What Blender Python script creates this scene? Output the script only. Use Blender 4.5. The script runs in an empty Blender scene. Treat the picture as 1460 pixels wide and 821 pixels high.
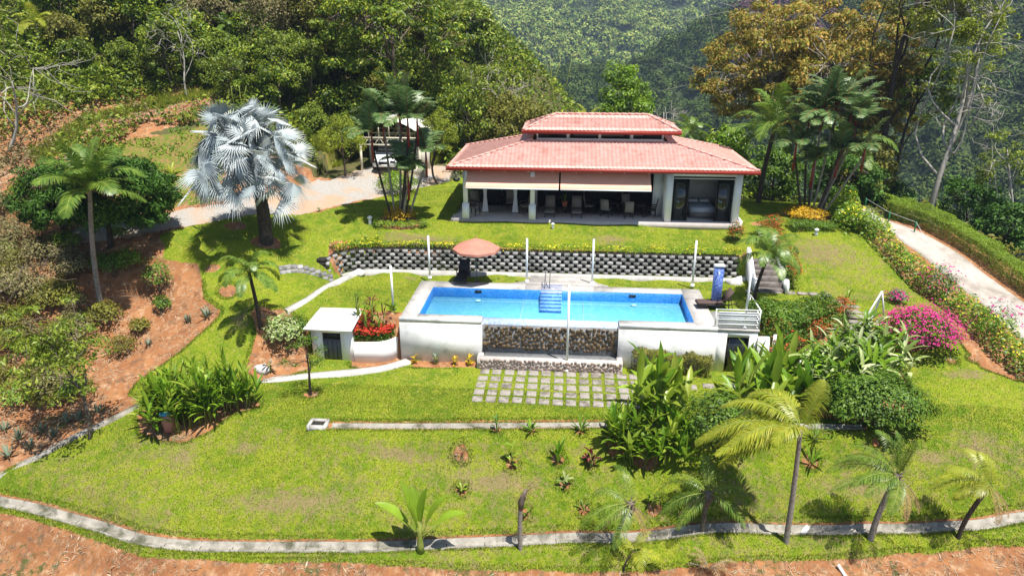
import bpy, math, random
import numpy as np
from mathutils import Vector, Matrix
rng = np.random.default_rng(7); random.seed(7)
S = bpy.context.scene
col = S.collection
PI = math.pi
# ---------------------------------------------------------------- camera
F = 990.0; CX, CY = 730.0, 410.5; HC = 12.9
PITCH = math.radians(20.5); YAW = math.radians(4.65)
fw = np.array([-math.sin(YAW)*math.cos(PITCH), math.cos(YAW)*math.cos(PITCH), -math.sin(PITCH)])
rt = np.array([math.cos(YAW), math.sin(YAW), 0.0]); upv = np.cross(rt, fw)
CAM = np.array([0, 0, HC])
cd = bpy.data.cameras.new('camera'); cam = bpy.data.objects.new('camera', cd); col.objects.link(cam)
cam.location = (0, 0, HC); cam.rotation_euler = (PI/2-PITCH, 0, YAW)
cd.sensor_width = 36; cd.lens = 36*F/1460; cd.clip_start = .5; cd.clip_end = 5000
S.camera = cam
# ---------------------------------------------------------------- light
SUN = Vector((.24, -.22, 1.0)).normalized()
W = bpy.data.worlds.new('World'); S.world = W; W.use_nodes = True
nt = W.node_tree; bg = nt.nodes['Background']
sky = nt.nodes.new('ShaderNodeTexSky'); sky.sky_type = 'NISHITA'; sky.sun_disc = False
sky.sun_elevation = math.asin(SUN.z); sky.sun_rotation = math.atan2(SUN.x, SUN.y)
sky.air_density = 1.0; sky.dust_density = .6; sky.ozone_density = 1.2
nt.links.new(sky.outputs[0], bg.inputs[0]); bg.inputs[1].default_value = .078
sl = bpy.data.lights.new('sun', 'SUN'); sl.energy = 5.0; sl.angle = math.radians(.6); sl.color = (1, .965, .9)
so = bpy.data.objects.new('sun', sl); col.objects.link(so)
so.rotation_euler = SUN.to_track_quat('Z', 'Y').to_euler()
S.view_settings.view_transform = 'Standard'; S.view_settings.look = 'None'
S.view_settings.exposure = .8; S.view_settings.gamma = 1
S.render.engine = 'CYCLES'
S.cycles.max_bounces = 5; S.cycles.diffuse_bounces = 3; S.cycles.glossy_bounces = 2
S.cycles.transmission_bounces = 3; S.cycles.transparent_max_bounces = 8; S.cycles.volume_bounces = 0
S.cycles.volume_step_rate = 4; S.cycles.volume_max_steps = 32

# ---------------------------------------------------------------- pixel helpers (photo pixels, 1460 x 821)
def ray(u, v): return fw*F + rt*(u-CX) - upv*(v-CY)
def P(u, v, z):
    d = ray(u, v); return CAM + d*((z-HC)/d[2])
def PY(u, v, y):                       # point of the ray in the plane y
    d = ray(u, v); return CAM + d*(y/d[1])
def proj(q):
    d = np.asarray(q, float)-CAM; w = d@fw; return CX+F*(d@rt)/w, CY-F*(d@upv)/w, F/w

# ---------------------------------------------------------------- terrain
S_ = [ # shared controls u, v, z
 (645,313,2.15),(720,316,2.15),(800,318,2.15),(900,320,2.15),(1040,320,2.1),(1075,322,2.05),
 (600,290,2.35),(500,310,2.3),(420,300,2.55),(380,345,2.0),(330,350,2.05),(300,320,2.6),(260,345,2.2),(640,275,2.5),
 (600,250,2.9),(520,255,3.1),(550,235,3.4),(600,235,3.3),(480,262,3.1),(440,285,2.9),
 (500,335,1.75),(560,340,1.7),(700,338,1.65),(900,342,1.6),(1020,345,1.55),(440,350,1.6),
 (425,378,1.15),(400,372,1.35),(370,390,1.0),(325,415,.5),(302,382,1.15),(285,400,.85),(400,425,.3),(350,440,.1),
 (372,468,-.45),(400,450,-.15),(340,500,-1.1),(330,470,-.6),(240,560,-2.1),(300,520,-1.5),(400,520,-1.7),
 (240,395,.75),(200,400,.7),(200,450,-.6),(150,500,-1.7),(100,560,-2.6),(40,640,-3.5),(0,680,-3.9),(130,345,2.2),(60,345,2.1),
 (0,330,2.3),(0,400,1.2),(0,500,-1.2),(0,600,-3.0),(90,430,.2),(60,360,1.8),(160,365,1.8),(210,360,1.9),
 (400,560,-2.1),(440,575,-2.1),(600,545,-2.1),(686,560,-2.1),(800,560,-2.1),(893,560,-2.1),(1000,560,-2.1),(672,596,-2.1),
 (900,596,-2.1),(460,598,-2.1),(1000,596,-2.1),(1100,590,-2.1),(370,560,-2.15),(1180,580,-2.1),
 (400,610,-2.4),(300,630,-2.85),(200,590,-2.6),(350,590,-2.3),(160,620,-3.0),(60,690,-3.95),
 (200,690,-3.6),(400,700,-3.5),(700,690,-3.45),(900,690,-3.4),(1100,680,-3.3),(1300,670,-3.1),(1440,660,-3.0),(120,700,-3.9),
 (500,622,-2.3),(700,622,-2.3),(800,622,-2.3),(1000,622,-2.3),(1200,618,-2.35),(1350,600,-2.2),
 (0,712,-4.4),(100,740,-4.45),(250,768,-4.5),(400,774,-4.5),(600,772,-4.5),(742,767,-4.5),(900,759,-4.5),(1100,752,-4.5),(1300,747,-4.45),(1460,737,-4.4),
 (0,740,-4.6),(200,792,-4.65),(400,810,-4.65),(600,810,-4.65),(900,810,-4.65),(1100,803,-4.65),(1300,788,-4.6),(1460,777,-4.55),
 (0,800,-5.6),(1460,815,-5.0),(1200,821,-4.95),
 (1340,562,-1.75),(1455,558,-1.7),(1400,500,-1.0),(1350,470,-.6),(1430,530,-1.35),(1300,500,-1.0),(1280,540,-1.7),
 (1200,425,0),(1280,430,-.05),(1150,420,0),(1220,450,-.2),(1215,480,-.7),(1245,480,-.55),(1270,460,-.3),(1100,470,-.15),(1180,500,-1.2),(1110,520,-1.7),(1180,540,-1.9),
 (1180,337,1.9),(1140,345,1.8),(1120,412,.05),(1200,412,.05),(1285,413,0),(1235,345,1.6),(1262,380,.8),(1160,375,1.0),(1215,340,1.8),
 (1100,290,1.95),(1160,310,1.95),(1200,290,1.8),(1205,320,1.8),
 (1245,308,1.25),(1290,335,.75),(1350,375,.05),(1410,410,-.6),(1455,440,-1.05),(1310,330,.7),(1370,365,0),(1450,400,-.8),
 (1300,405,.1),(1340,425,-.25),(1400,455,-.75),(1455,500,-1.15),
 (250,310,2.95),(180,325,2.75),(100,335,2.5),(330,298,3.0),(370,290,3.0),
 (200,285,3.4),(200,250,4.2),(200,220,5.1),(200,190,6.2),(200,150,7.6),(290,240,4.4),(300,190,6.2),(310,150,7.6),
 (60,250,4.6),(60,210,5.6),(60,180,6.8),(0,250,4.8),(0,290,3.6),(100,290,3.5),(380,250,3.9),(420,180,6.2),(470,215,4.4),(440,140,7.4),(520,200,4.4),
 (640,215,3.1),(700,205,2.8)]
pts_S = [tuple(P(u, v, z)) for u, v, z in S_] + [
 (-8.5,44,2.6),(12.5,44,1.95),(0,44,2.2),(0,50,2.2),(-8,50,2.9),(12,50,1.5),(-30,60,12),(-40,50,11.5),(-20,64,11.5),(-12,62,7.5),(-4,60,3.4),(-50,70,22),(-30,85,24),
 (-5,80,10),(-60,45,14),(8,62,1),(16,56,.4),(10,78,-5),(26,60,-5),(17,52,.2),(30,50,-3.5),(31,40,-3.5),(34,32,-6),(40,80,-20),(0,110,0),(-30,120,35),(30,110,-35),(-60,25,4),(-60,10,-6),
 (0,14,-8.5),(-20,14,-9.5),(20,14,-8.5),(0,4,-15),(40,4,-15),(-40,4,-15),(60,30,-14),(70,70,-40),(-100,60,30),(-80,120,50),(100,110,-50),(100,0,-25),(-100,0,-12),
 (0,160,-30),(60,160,-55),(-60,160,40),(-30,22,-5.5),(-27,17,-7.5),(26,21,-4.8),(26,30,-2.2),(28.5,36,-2.2)]
_dr = np.array([P(u, v, z) for u, v, z in [(1245,308,1.25),(1290,335,.75),(1350,375,.05),(1410,410,-.6),(1455,440,-1.05)]])
_t = nrm_ = np.gradient(_dr[:, :2], axis=0); _t = _t/np.linalg.norm(_t, axis=1, keepdims=True)
for _o in (2.0, 3.3): pts_S += [(p[0]-t[1]*_o, p[1]+t[0]*_o, p[2]-.05) for p, t in zip(_dr, _t)]
pts_U = [tuple(P(u, v, z)) for u, v, z in [(488,362,1.2),(520,357,1.2),(600,358,1.15),(700,360,1.15),(800,363,1.15),(900,366,1.15),(1000,368,1.15),(1062,370,1.15)]]
pts_M = [tuple(P(u, v, 0)) for u, v in [(500,395),(560,392),(650,390),(750,392),(850,396),(950,400),(1035,404),(480,405),(520,420),(560,450),(500,440),(620,420),(700,440),(800,440),(900,440),(1000,450),(1050,440),(1080,415),(1060,460)]] + [(x,36.7,0.) for x in (-11,-8,-5,-2,1,4,7,9.3)]
pts_L = [tuple(P(u, v, -2.1)) for u, v in [(590,517),(640,518),(688,522),(750,524),(820,526),(893,527),(950,527),(1010,532),(1060,535),(540,530),(470,533),(400,545)]] + [(x,29.9,-2.1) for x in (-10,-8,-6,-3,0,3,6,8)]
class RBF:
    def __init__(s, pts):
        a = np.array(pts, float); s.c = a[:, :2]; n = len(a)
        d = np.sqrt(((s.c[:, None]-s.c[None])**2).sum(2)+.16)
        A = np.zeros((n+3, n+3)); A[:n, :n] = -d + np.eye(n)*.12
        A[:n, n] = 1; A[:n, n+1:] = s.c; A[n, :n] = 1; A[n+1:, :n] = s.c.T
        s.w = np.linalg.solve(A, np.r_[a[:, 2], 0, 0, 0]); s.n = n
    def __call__(s, q):
        q = np.atleast_2d(q)[:, :2]; o = np.empty(len(q))
        for i in range(0, len(q), 20000):
            b = q[i:i+20000]
            d = np.sqrt(((b[:, None]-s.c[None])**2).sum(2)+.16)
            o[i:i+20000] = -d@s.w[:s.n] + s.w[s.n] + b@s.w[s.n+1:]
        return o
RU, RM, RL = RBF(pts_S+pts_U), RBF(pts_S+pts_M), RBF(pts_S+pts_L)
# retaining wall line (plan): y of wall face as function of x ; it curves forward at its left end
RW = np.array([(-12.75,34.75),(-12.7,35.3),(-12.35,35.9),(-11.6,36.35),(-10.6,36.6),(-9,36.7),(-5,36.75),(0,36.75),(5,36.75),(9.45,36.75)])
def dist_seg(q):
    d = np.full(len(q), 1e9)
    for a, b in zip(RW[:-1], RW[1:]):
        ab = b-a; t = np.clip(((q[:, :2]-a)@ab)/(ab@ab), 0, 1); d = np.minimum(d, np.hypot(*(q[:, :2]-a-t[:, None]*ab).T))
    return d
def sstep(t): t = np.clip(t, 0, 1); return t*t*(3-2*t)
def H(q):
    q = np.atleast_2d(np.asarray(q, float)); x, y = q[:, 0], q[:, 1]
    hu, hm, hl = RU(q), RM(q), RL(q)
    yw = np.interp(x, RW[:, 0], RW[:, 1]) + .22
    out = np.maximum(np.maximum(-12.7-x, x-9.6), 0)
    dl = .02+1.1*out
    a = sstep((y-yw)/(2*dl)+.5)
    h = hm*(1-a)+hu*a
    near = (dist_seg(q) < 1.1) & (a > .5) & (x > -12.9) & (x < 9.8); h = np.where(near, np.minimum(h, 1.08), h)
    dk_ = (x > -8.3) & (x < 9.0) & (y > 29.95) & (y < 35.2) | (x > -3.2) & (x < 2.6) & (y >= 35.1) & (y < 36.5); h = np.where(dk_, np.minimum(h, -.02), h)
    fr_ = (a < .5) & (x > -12.6) & (x < 9.6); h = np.where(fr_, np.minimum(h, .04+.25*np.maximum(dist_seg(q)-1.2, 0)), h)
    cp_ = (x > -17.5) & (x < -9) & (y > 45) & (y < 55.5); h = np.where(cp_, np.minimum(h, 3.3), h)
    yf = 29.95
    out = np.maximum(np.maximum(-12.25-x, x-9.0), 0); dl = .02+.9*out
    b = sstep((yf-y)/(2*dl)+.5)
    h = h*(1-b)+hl*b
    inp = (x > -7.35) & (x < 6.5) & (y > 29.6) & (y < 34.4)
    h = np.where(inp, np.minimum(h, -2.1), h)
    inp = (x > -12.25) & (x < -9.3) & (y > 28.9) & (y < 31.0)      # shed floor
    h = np.where(inp, np.minimum(h, -2.1), h)
    return h
def H1(x, y): return float(H([(x, y)])[0])
def G(u, v):                            # where the pixel's ray meets the ground
    d = ray(u, v); ts = np.linspace(12, 120, 500)/np.hypot(d[0], d[1])
    q = CAM+ts[:, None]*d; e = q[:, 2]-H(q[:, :2])
    i = int(np.argmax(e < 0))
    if e[i] >= 0: i = len(ts)-1
    lo, hi = ts[max(i-1, 0)], ts[i]
    tt = np.linspace(lo, hi, 9); qq = CAM+tt[:, None]*d; ee = qq[:, 2]-H(qq[:, :2]); j = max(int(np.argmax(ee < 0)), 1)
    q = (qq[j-1]*abs(ee[j])+qq[j]*abs(ee[j-1]))/(abs(ee[j])+abs(ee[j-1])+1e-9)
    q[2] = H1(q[0], q[1]); return q
def top_h(b, v):                        # height above b whose top shows at photo row v
    lo, hi = 0., 40.
    for _ in range(30):
        m = (lo+hi)/2
        if proj((b[0], b[1], b[2]+m))[1] > v: lo = m
        else: hi = m
    return lo

# ---------------------------------------------------------------- mesh helpers
def nrm(a): return a/np.maximum(np.linalg.norm(a, axis=-1, keepdims=True), 1e-9)
ORG = {}
class MB:
    def __init__(s): s.V = []; s.F = []; s.M = []; s.n = 0
    def add(s, V, Fc, m=0):
        V = np.asarray(V, float).reshape(-1, 3)
        if isinstance(Fc, np.ndarray): groups = [Fc]
        else:
            d = {}
            for f in Fc: d.setdefault(len(f), []).append(f)
            groups = [np.array(g) for g in d.values()]
        for g in groups: s.F.append(g+s.n); s.M.append(np.full(len(g), m))
        s.V.append(V); s.n += len(V); return s
    def box(s, x0, y0, z0, x1, y1, z1, m=0, ch=0):
        if ch:
            return s.cbox(x0, y0, z0, x1, y1, z1, ch, m)
        V = [(x, y, z) for z in (z0, z1) for y in (y0, y1) for x in (x0, x1)]
        return s.add(V, np.array([(0,2,3,1),(4,5,7,6),(0,1,5,4),(2,6,7,3),(0,4,6,2),(1,3,7,5)]), m)
    def cbox(s, x0, y0, z0, x1, y1, z1, c, m=0):   # top edges chamfered
        r = [((x0,y0),(x1,y0),(x1,y1),(x0,y1)), ((x0+c,y0+c),(x1-c,y0+c),(x1-c,y1-c),(x0+c,y1-c))]
        V = [(x,y,z0) for x,y in r[0]]+[(x,y,z1-c) for x,y in r[0]]+[(x,y,z1) for x,y in r[1]]
        Q = [(0,3,2,1),(8,9,10,11)]
        for k in range(4):
            j = (k+1) % 4; Q += [(k,j,4+j,4+k),(4+k,4+j,8+j,8+k)]
        return s.add(V, np.array(Q), m)
    def obox(s, c, ax, ay, az, m=0):
        c, ax, ay, az = map(lambda a: np.asarray(a, float), (c, ax, ay, az))
        V = [c+i*ax+j*ay+k*az for k in (-1, 1) for j in (-1, 1) for i in (-1, 1)]
        return s.add(V, np.array([(0,2,3,1),(4,5,7,6),(0,1,5,4),(2,6,7,3),(0,4,6,2),(1,3,7,5)]), m)
    def bar(s, a, b, w, h=None, m=0):
        a, b = np.asarray(a, float), np.asarray(b, float); h = h or w
        d = nrm(b-a); r = np.cross(d, (0, 0, 1.))
        r = nrm(r) if np.linalg.norm(r) > 1e-3 else np.array([1., 0, 0]); u = np.cross(r, d)
        return s.obox((a+b)/2, r*w/2, (b-a)/2, u*h/2, m)
    def tube(s, pts, rad, n=8, m=0, cap=True):
        pts = np.asarray(pts, float); rad = np.broadcast_to(rad, (len(pts),)); k = len(pts)
        t = nrm(np.gradient(pts, axis=0)); ref = np.array([0, 0, 1.]) if abs(t[:, 2].mean()) < .8 else np.array([0, 1., 0])
        a = nrm(np.cross(t, ref)); b = np.cross(t, a)
        an = np.arange(n)*2*PI/n
        V = pts[:, None]+rad[:, None, None]*(np.cos(an)[None, :, None]*a[:, None]+np.sin(an)[None, :, None]*b[:, None])
        i = np.arange(k-1)[:, None]*n; j = np.arange(n)[None]; j2 = (j+1) % n
        Q = np.stack([i+j, i+j2, i+n+j2, i+n+j], -1).reshape(-1, 4)
        s.add(V.reshape(-1, 3), Q, m)
        if cap:
            s.F.append(np.array([np.arange(n)[::-1]])+s.n-k*n); s.M.append(np.array([m]))
            s.F.append(np.array([np.arange(n)])+s.n-n); s.M.append(np.array([m]))
        return s
    def cyl(s, x, y, z0, z1, r, n=16, m=0, r2=None):
        return s.tube([(x, y, z0), (x, y, z1)], [r, r if r2 is None else r2], n, m)
    def prism(s, poly, z0, z1, m=0):               # poly: plan points counter-clockwise; z0, z1 numbers or per point
        n = len(poly); z0 = np.broadcast_to(z0, n); z1 = np.broadcast_to(z1, n)
        V = [(p[0], p[1], z0[i]) for i, p in enumerate(poly)]+[(p[0], p[1], z1[i]) for i, p in enumerate(poly)]
        Fc = [tuple(range(n))[::-1], tuple(range(n, 2*n))]+[(i, (i+1) % n, n+(i+1) % n, n+i) for i in range(n)]
        return s.add(V, Fc, m)
    def build(s, name, mats, parent=None, smooth=False, origin=None, loc=None):
        V = np.concatenate(s.V); o = np.zeros(3)
        if parent is not None and parent.name in ORG: o = ORG[parent.name]
        if origin is not None: o = np.array(origin, float)
        V = V-o
        me = bpy.data.meshes.new(name); loops = np.concatenate([f.ravel() for f in s.F]).astype(np.int32)
        tot = np.concatenate([np.full(len(f), f.shape[1]) for f in s.F]).astype(np.int32)
        st = np.r_[0, np.cumsum(tot)[:-1]].astype(np.int32)
        me.vertices.add(len(V)); me.vertices.foreach_set('co', V.astype(np.float32).ravel())
        me.loops.add(len(loops)); me.loops.foreach_set('vertex_index', loops)
        me.polygons.add(len(tot)); me.polygons.foreach_set('loop_start', st); me.polygons.foreach_set('loop_total', tot)
        me.polygons.foreach_set('material_index', np.concatenate(s.M).astype(np.int32))
        if smooth: me.polygons.foreach_set('use_smooth', np.ones(len(tot), bool))
        for mt in (mats if isinstance(mats, (list, tuple)) else [mats]): me.materials.append(mt)
        me.update(calc_edges=True)
        ob = bpy.data.objects.new(name, me); col.objects.link(ob)
        if parent is not None:
            ob.parent = parent
            if parent.name in ORG: ORG[ob.name] = ORG[parent.name]
        elif origin is not None: ob.location = origin
        if loc is not None: ob.location = tuple(float(a) for a in loc)
        return ob
def tag(o, label=None, cat=None, group=None, kind=None):
    if label: o['label'] = label
    if cat: o['category'] = cat
    if group: o['group'] = group
    if kind: o['kind'] = kind
    return o
def thing(name, loc, label, cat, group=None, world=False, rz=0, sc=1):
    o = bpy.data.objects.new(name, None); col.objects.link(o); o.location = tuple(float(a) for a in loc)
    o.rotation_euler = (0, 0, rz); o.scale = (sc, sc, sc); o.empty_display_size = .2
    if world: ORG[o.name] = np.array([float(a) for a in loc])
    return tag(o, label, cat, group)
def copy_tree(o, loc, rz=0, sc=1, label=None, group=None, scz=None):
    def rec(a, par):
        c = a.copy(); col.objects.link(c); c.parent = par
        for ch in list(a.children): rec(ch, c)
        return c
    c = rec(o, None); c.location = tuple(float(a) for a in loc); c.rotation_euler = (0, 0, rz); c.scale = (sc, sc, sc if scz is None else scz)
    if label: c['label'] = label
    if group: c['group'] = group
    return c

# ---------------------------------------------------------------- materials
def mat(name, c, c2=None, scale=4., rough=.7, bump=0., bscale=None, detail=5, lo=.35, hi=.65, metal=0, spec=.3, c3=None, s3=.7, l3=.5, h3=.6, isl=0):
    m = bpy.data.materials.new(name); m.use_nodes = True; t = m.node_tree; b = t.nodes['Principled BSDF']
    b.inputs['Roughness'].default_value = rough; b.inputs['Metallic'].default_value = metal; b.inputs['Specular IOR Level'].default_value = spec
    b.inputs['Base Color'].default_value = (*c, 1)
    tc = t.nodes.new('ShaderNodeNewGeometry')
    def noise(sc, det=detail):
        n = t.nodes.new('ShaderNodeTexNoise'); n.inputs['Scale'].default_value = sc; n.inputs['Detail'].default_value = det
        n.inputs['Roughness'].default_value = .62; t.links.new(tc.outputs['Position'], n.inputs['Vector']); return n
    def ramp(src, l, h):
        r = t.nodes.new('ShaderNodeMapRange'); r.inputs[1].default_value = l; r.inputs[2].default_value = h; t.links.new(src, r.inputs[0]); return r.outputs[0]
    def mix(f, a, bb):
        x = t.nodes.new('ShaderNodeMix'); x.data_type = 'RGBA'; t.links.new(f, x.inputs[0])
        for k, s_ in ((6, a), (7, bb)):
            if isinstance(s_, tuple): x.inputs[k].default_value = (*s_, 1)
            else: t.links.new(s_, x.inputs[k])
        return x.outputs[2]
    if c2:
        o = mix(ramp(noise(scale).outputs[0], lo, hi), c, c2)
        if c3: o = mix(ramp(noise(s3).outputs[0], l3, h3), o, c3)
        if isl:
            hs = t.nodes.new('ShaderNodeHueSaturation'); mr = t.nodes.new('ShaderNodeMapRange'); mr.inputs[3].default_value = 1-isl; mr.inputs[4].default_value = 1+isl; t.links.new(tc.outputs['Random Per Island'], mr.inputs[0]); t.links.new(mr.outputs[0], hs.inputs['Value']); t.links.new(o, hs.inputs['Color']); o = hs.outputs[0]
        t.links.new(o, b.inputs['Base Color'])
    if bump:
        bp = t.nodes.new('ShaderNodeBump'); bp.inputs['Strength'].default_value = bump; bp.inputs['Distance'].default_value = .05
        t.links.new(noise(bscale or scale*3).outputs[0], bp.inputs['Height']); t.links.new(bp.outputs[0], b.inputs['Normal'])
    return m
def leafmat(name, cols, trans=.3, rough=.5, spec=.35, ns=.8, lo=.75, hi=1.25):
    """foliage: colour varies per leaf (random per island) between the given colours"""
    m = bpy.data.materials.new(name); m.use_nodes = True; t = m.node_tree; b = t.nodes['Principled BSDF']
    g = t.nodes.new('ShaderNodeNewGeometry'); r = t.nodes.new('ShaderNodeValToRGB'); t.links.new(g.outputs['Random Per Island'], r.inputs[0])
    e = r.color_ramp.elements; n = len(cols)
    e[0].position = 0; e[0].color = (*cols[0], 1); e[1].position = 1; e[1].color = (*cols[-1], 1)
    for i in range(1, n-1):
        k = e.new(i/(n-1)); k.color = (*cols[i], 1)
    nz = t.nodes.new('ShaderNodeTexNoise'); nz.inputs['Scale'].default_value = ns; nz.inputs['Detail'].default_value = 2; t.links.new(g.outputs['Position'], nz.inputs['Vector'])
    mr = t.nodes.new('ShaderNodeMapRange'); mr.inputs[1].default_value = .3; mr.inputs[2].default_value = .7; mr.inputs[3].default_value = lo; mr.inputs[4].default_value = hi; t.links.new(nz.outputs[0], mr.inputs[0])
    hs = t.nodes.new('ShaderNodeHueSaturation'); t.links.new(r.outputs[0], hs.inputs['Color']); t.links.new(mr.outputs[0], hs.inputs['Value'])
    t.links.new(hs.outputs[0], b.inputs['Base Color'])
    b.inputs['Roughness'].default_value = rough; b.inputs['Specular IOR Level'].default_value = spec
    tr = t.nodes.new('ShaderNodeBsdfTranslucent'); t.links.new(hs.outputs[0], tr.inputs[0])
    mx = t.nodes.new('ShaderNodeMixShader'); mx.inputs[0].default_value = trans
    t.links.new(b.outputs[0], mx.inputs[1]); t.links.new(tr.outputs[0], mx.inputs[2])
    t.links.new(mx.outputs[0], t.nodes['Material Output'].inputs[0]); return m
M = {}
M['concrete'] = mat('concrete', (.42,.39,.36), (.53,.50,.46), 3, .85, .15, 30, c3=(.28,.265,.235), s3=1.1, l3=.5, h3=.72)
M['drive'] = mat('drive_concrete', (.36,.32,.28), (.45,.41,.36), 2, .9, .2, 25, c3=(.26,.22,.18), s3=.7, l3=.48, h3=.7)
M['gutter'] = mat('gutter_concrete', (.22,.20,.165), (.36,.33,.28), 2.5, .9, .3, 20, c3=(.08,.08,.05), s3=1.3, l3=.5, h3=.68)
M['gravel'] = mat('gravel', (.30,.28,.25), (.55,.52,.48), 14, .95, .5, 40)
M['white'] = mat('white_paint', (.80,.79,.76), (.86,.85,.83), 1.5, .6, .05, 20)
M['white_worn'] = mat('white_weathered_plaster', (.76,.75,.72), (.62,.62,.60), 1.1, .8, .1, 14, c3=(.38,.38,.36), s3=1.3, l3=.52, h3=.75)
M['white_metal'] = mat('white_metal', (.75,.75,.74), rough=.35)
M['paver'] = mat('paving_stone', (.24,.21,.18), (.32,.285,.25), 6, .9, .3, 30, c3=(.12,.105,.08), s3=2.2, l3=.48, h3=.65, isl=.2)
M['roof'] = mat('roof_tile', (.60,.28,.225), (.70,.39,.33), 3.5, .55, 0, c3=(.46,.18,.14), s3=1.2, l3=.52, h3=.8, spec=.5)
M['fascia'] = mat('red_fascia', (.34,.045,.03), rough=.4)
M['block'] = mat('retaining_block', (.21,.20,.19), (.34,.33,.32), 7, .95, .4, 40, c3=(.07,.075,.06), s3=1.3, l3=.5, h3=.65, isl=.4)
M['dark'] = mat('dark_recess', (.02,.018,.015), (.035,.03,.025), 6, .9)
M['black'] = mat('black_plastic', (.018,.018,.02), rough=.5)
M['glass'] = mat('dark_glass', (.02,.022,.02), rough=.05, spec=.8)
M['frame'] = mat('dark_frame', (.03,.022,.018), rough=.4)
M['tilefloor'] = mat('patio_tile', (.42,.37,.34), (.48,.43,.40), 3, .3, 0, spec=.5)
M['awning'] = mat('awning_fabric', (.80,.42,.29), (.84,.46,.33), 2, .8)
M['awningdark'] = mat('awning_hood', (.40,.07,.04), rough=.6)
M['umb'] = mat('umbrella_fabric', (.45,.17,.12), (.50,.21,.15), 3, .8)
M['bluetile'] = mat('blue_mosaic', (.05,.10,.38), (.20,.28,.55), 16, .3, 0, lo=.45, hi=.55)
M['poolfloor'] = mat('pool_mosaic_light', (.24,.50,.63), (.36,.62,.72), 5, .4, 0)
M['poolwall'] = mat('pool_mosaic_dark', (.03,.16,.46), (.06,.24,.56), 12, .4, 0, lo=.45, hi=.55)
M['crest'] = mat('pool_crest_tile', (.36,.46,.70), (.58,.66,.84), 14, .3, 0, lo=.45, hi=.55)
M['cobble'] = mat('wet_cobble', (.05,.034,.02), (.12,.08,.04), 3.4, .4, .1, 20, c3=(.22,.14,.06), s3=6, l3=.52, h3=.64, spec=.4, isl=.5)
M['river'] = mat('river_stone', (.26,.18,.14), (.42,.32,.27), 4, .7, .1, 20, c3=(.15,.13,.12), s3=5, l3=.5, h3=.62, isl=.35)
M['mortar'] = mat('pale_mortar', (.52,.46,.42), (.6,.55,.5), 8, .9, .3, 30)
M['dmortar'] = mat('dark_mortar', (.13,.14,.15), (.22,.22,.22), 6, .7, .2, 30)
M['soil'] = mat('red_soil', (.33,.12,.052), (.24,.095,.045), 3, .95, .6, 10, c3=(.36,.20,.12), s3=5, l3=.52, h3=.7)
M['bark'] = mat('bark', (.10,.075,.055), (.19,.155,.12), 6, .9, .5, 18)
M['barkpale'] = mat('pale_bark', (.30,.27,.23), (.44,.41,.36), 4, .9, .3, 18)
M['barkdark'] = mat('dark_bark', (.035,.025,.02), (.08,.06,.045), 6, .9, .5, 18)
M['palmbark'] = mat('palm_bark', (.20,.17,.14), (.33,.29,.25), 9, .9, .5, 22)
M['redbark'] = mat('red_stem', (.30,.03,.015), (.20,.03,.02), 5, .4)
M['greenstem'] = mat('green_stem', (.16,.22,.03), (.25,.27,.06), 5, .5)
M['step'] = mat('stone_step', (.10,.085,.075), (.19,.165,.15), 4, .9, .2, 25)
M['brown'] = mat('brown_cushion', (.09,.06,.05), rough=.8)
M['taupe'] = mat('taupe_sling', (.22,.19,.16), rough=.8)
M['car'] = mat('white_car_paint', (.72,.73,.74), rough=.2, spec=.6)
M['carglass'] = mat('car_glass', (.03,.035,.04), rough=.08, spec=.8)
M['doorgrey'] = mat('grey_door', (.085,.09,.10), (.11,.115,.125), 3, .6)
M['panel'] = mat('pale_canopy', (.62,.58,.50), (.68,.64,.56), 2, .5)
M['terracotta'] = mat('terracotta', (.33,.10,.05), rough=.8)
M['pinkpot'] = mat('pink_pot', (.50,.22,.19), rough=.6)
M['bluew'] = mat('blue_plastic', (.10,.42,.72), rough=.3)
M['bed'] = mat('bed_linen', (.45,.47,.50), rough=.9)
M['cream'] = mat('cream_steel', (.66,.60,.45), rough=.5)
M['rock'] = mat('pale_rock', (.42,.40,.38), (.60,.58,.55), 4, .9, .3, 15)
L_ = {}
L_['grassblade'] = leafmat('grass_blades', [(.075,.14,.008),(.12,.185,.010),(.165,.215,.014),(.20,.22,.03)], .25, .6, .2)
L_['silver'] = leafmat('silver_fan', [(.27,.32,.33),(.40,.45,.455),(.56,.60,.59)], .12, .5, .3)
L_['palm'] = leafmat('palm_leaflet', [(0.065,0.143,0.014),(0.130,0.221,0.024),(0.208,0.286,0.036)], .3, .4, .5)
L_['palmblue'] = leafmat('wax_palm_leaf', [(.06,.12,.03),(.12,.20,.055),(.22,.30,.12)], .3, .4, .45)
L_['palmyel'] = leafmat('yellow_palm_leaflet', [(.22,.28,.015),(.34,.38,.03),(.46,.44,.05)], .4, .4, .5)
L_['palmdry'] = leafmat('dry_frond', [(.22,.12,.05),(.33,.20,.09),(.42,.30,.15)], .2, .8, .1)
L_['mango'] = leafmat('mango_leaf', [(.035,.085,.012),(.065,.15,.018),(.11,.22,.03)], .25, .55, .2)
L_['jungle'] = leafmat('jungle_leaf', [(.04,.085,.006),(.10,.17,.009),(.19,.26,.015),(.36,.38,.03)], .3, .5, .35, .5, .55, 1.4)
L_['jungle2'] = leafmat('jungle_leaf_light', [(.09,.15,.012),(.18,.25,.02),(.32,.37,.04)], .35, .5, .35)
L_['olive'] = leafmat('olive_leaf', [(.08,.09,.010),(.17,.17,.02),(.28,.26,.04)], .3, .55, .3)
L_['olivedry'] = leafmat('dusty_leaf', [(0.081,0.086,0.023),(0.149,0.138,0.046),(0.230,0.196,0.081),(0.322,0.253,0.138)], .2, .6, .2)
L_['bright'] = leafmat('bright_leaf', [(.08,.17,.010),(.16,.28,.015),(.28,.40,.03)], .35, .45, .4)
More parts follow.
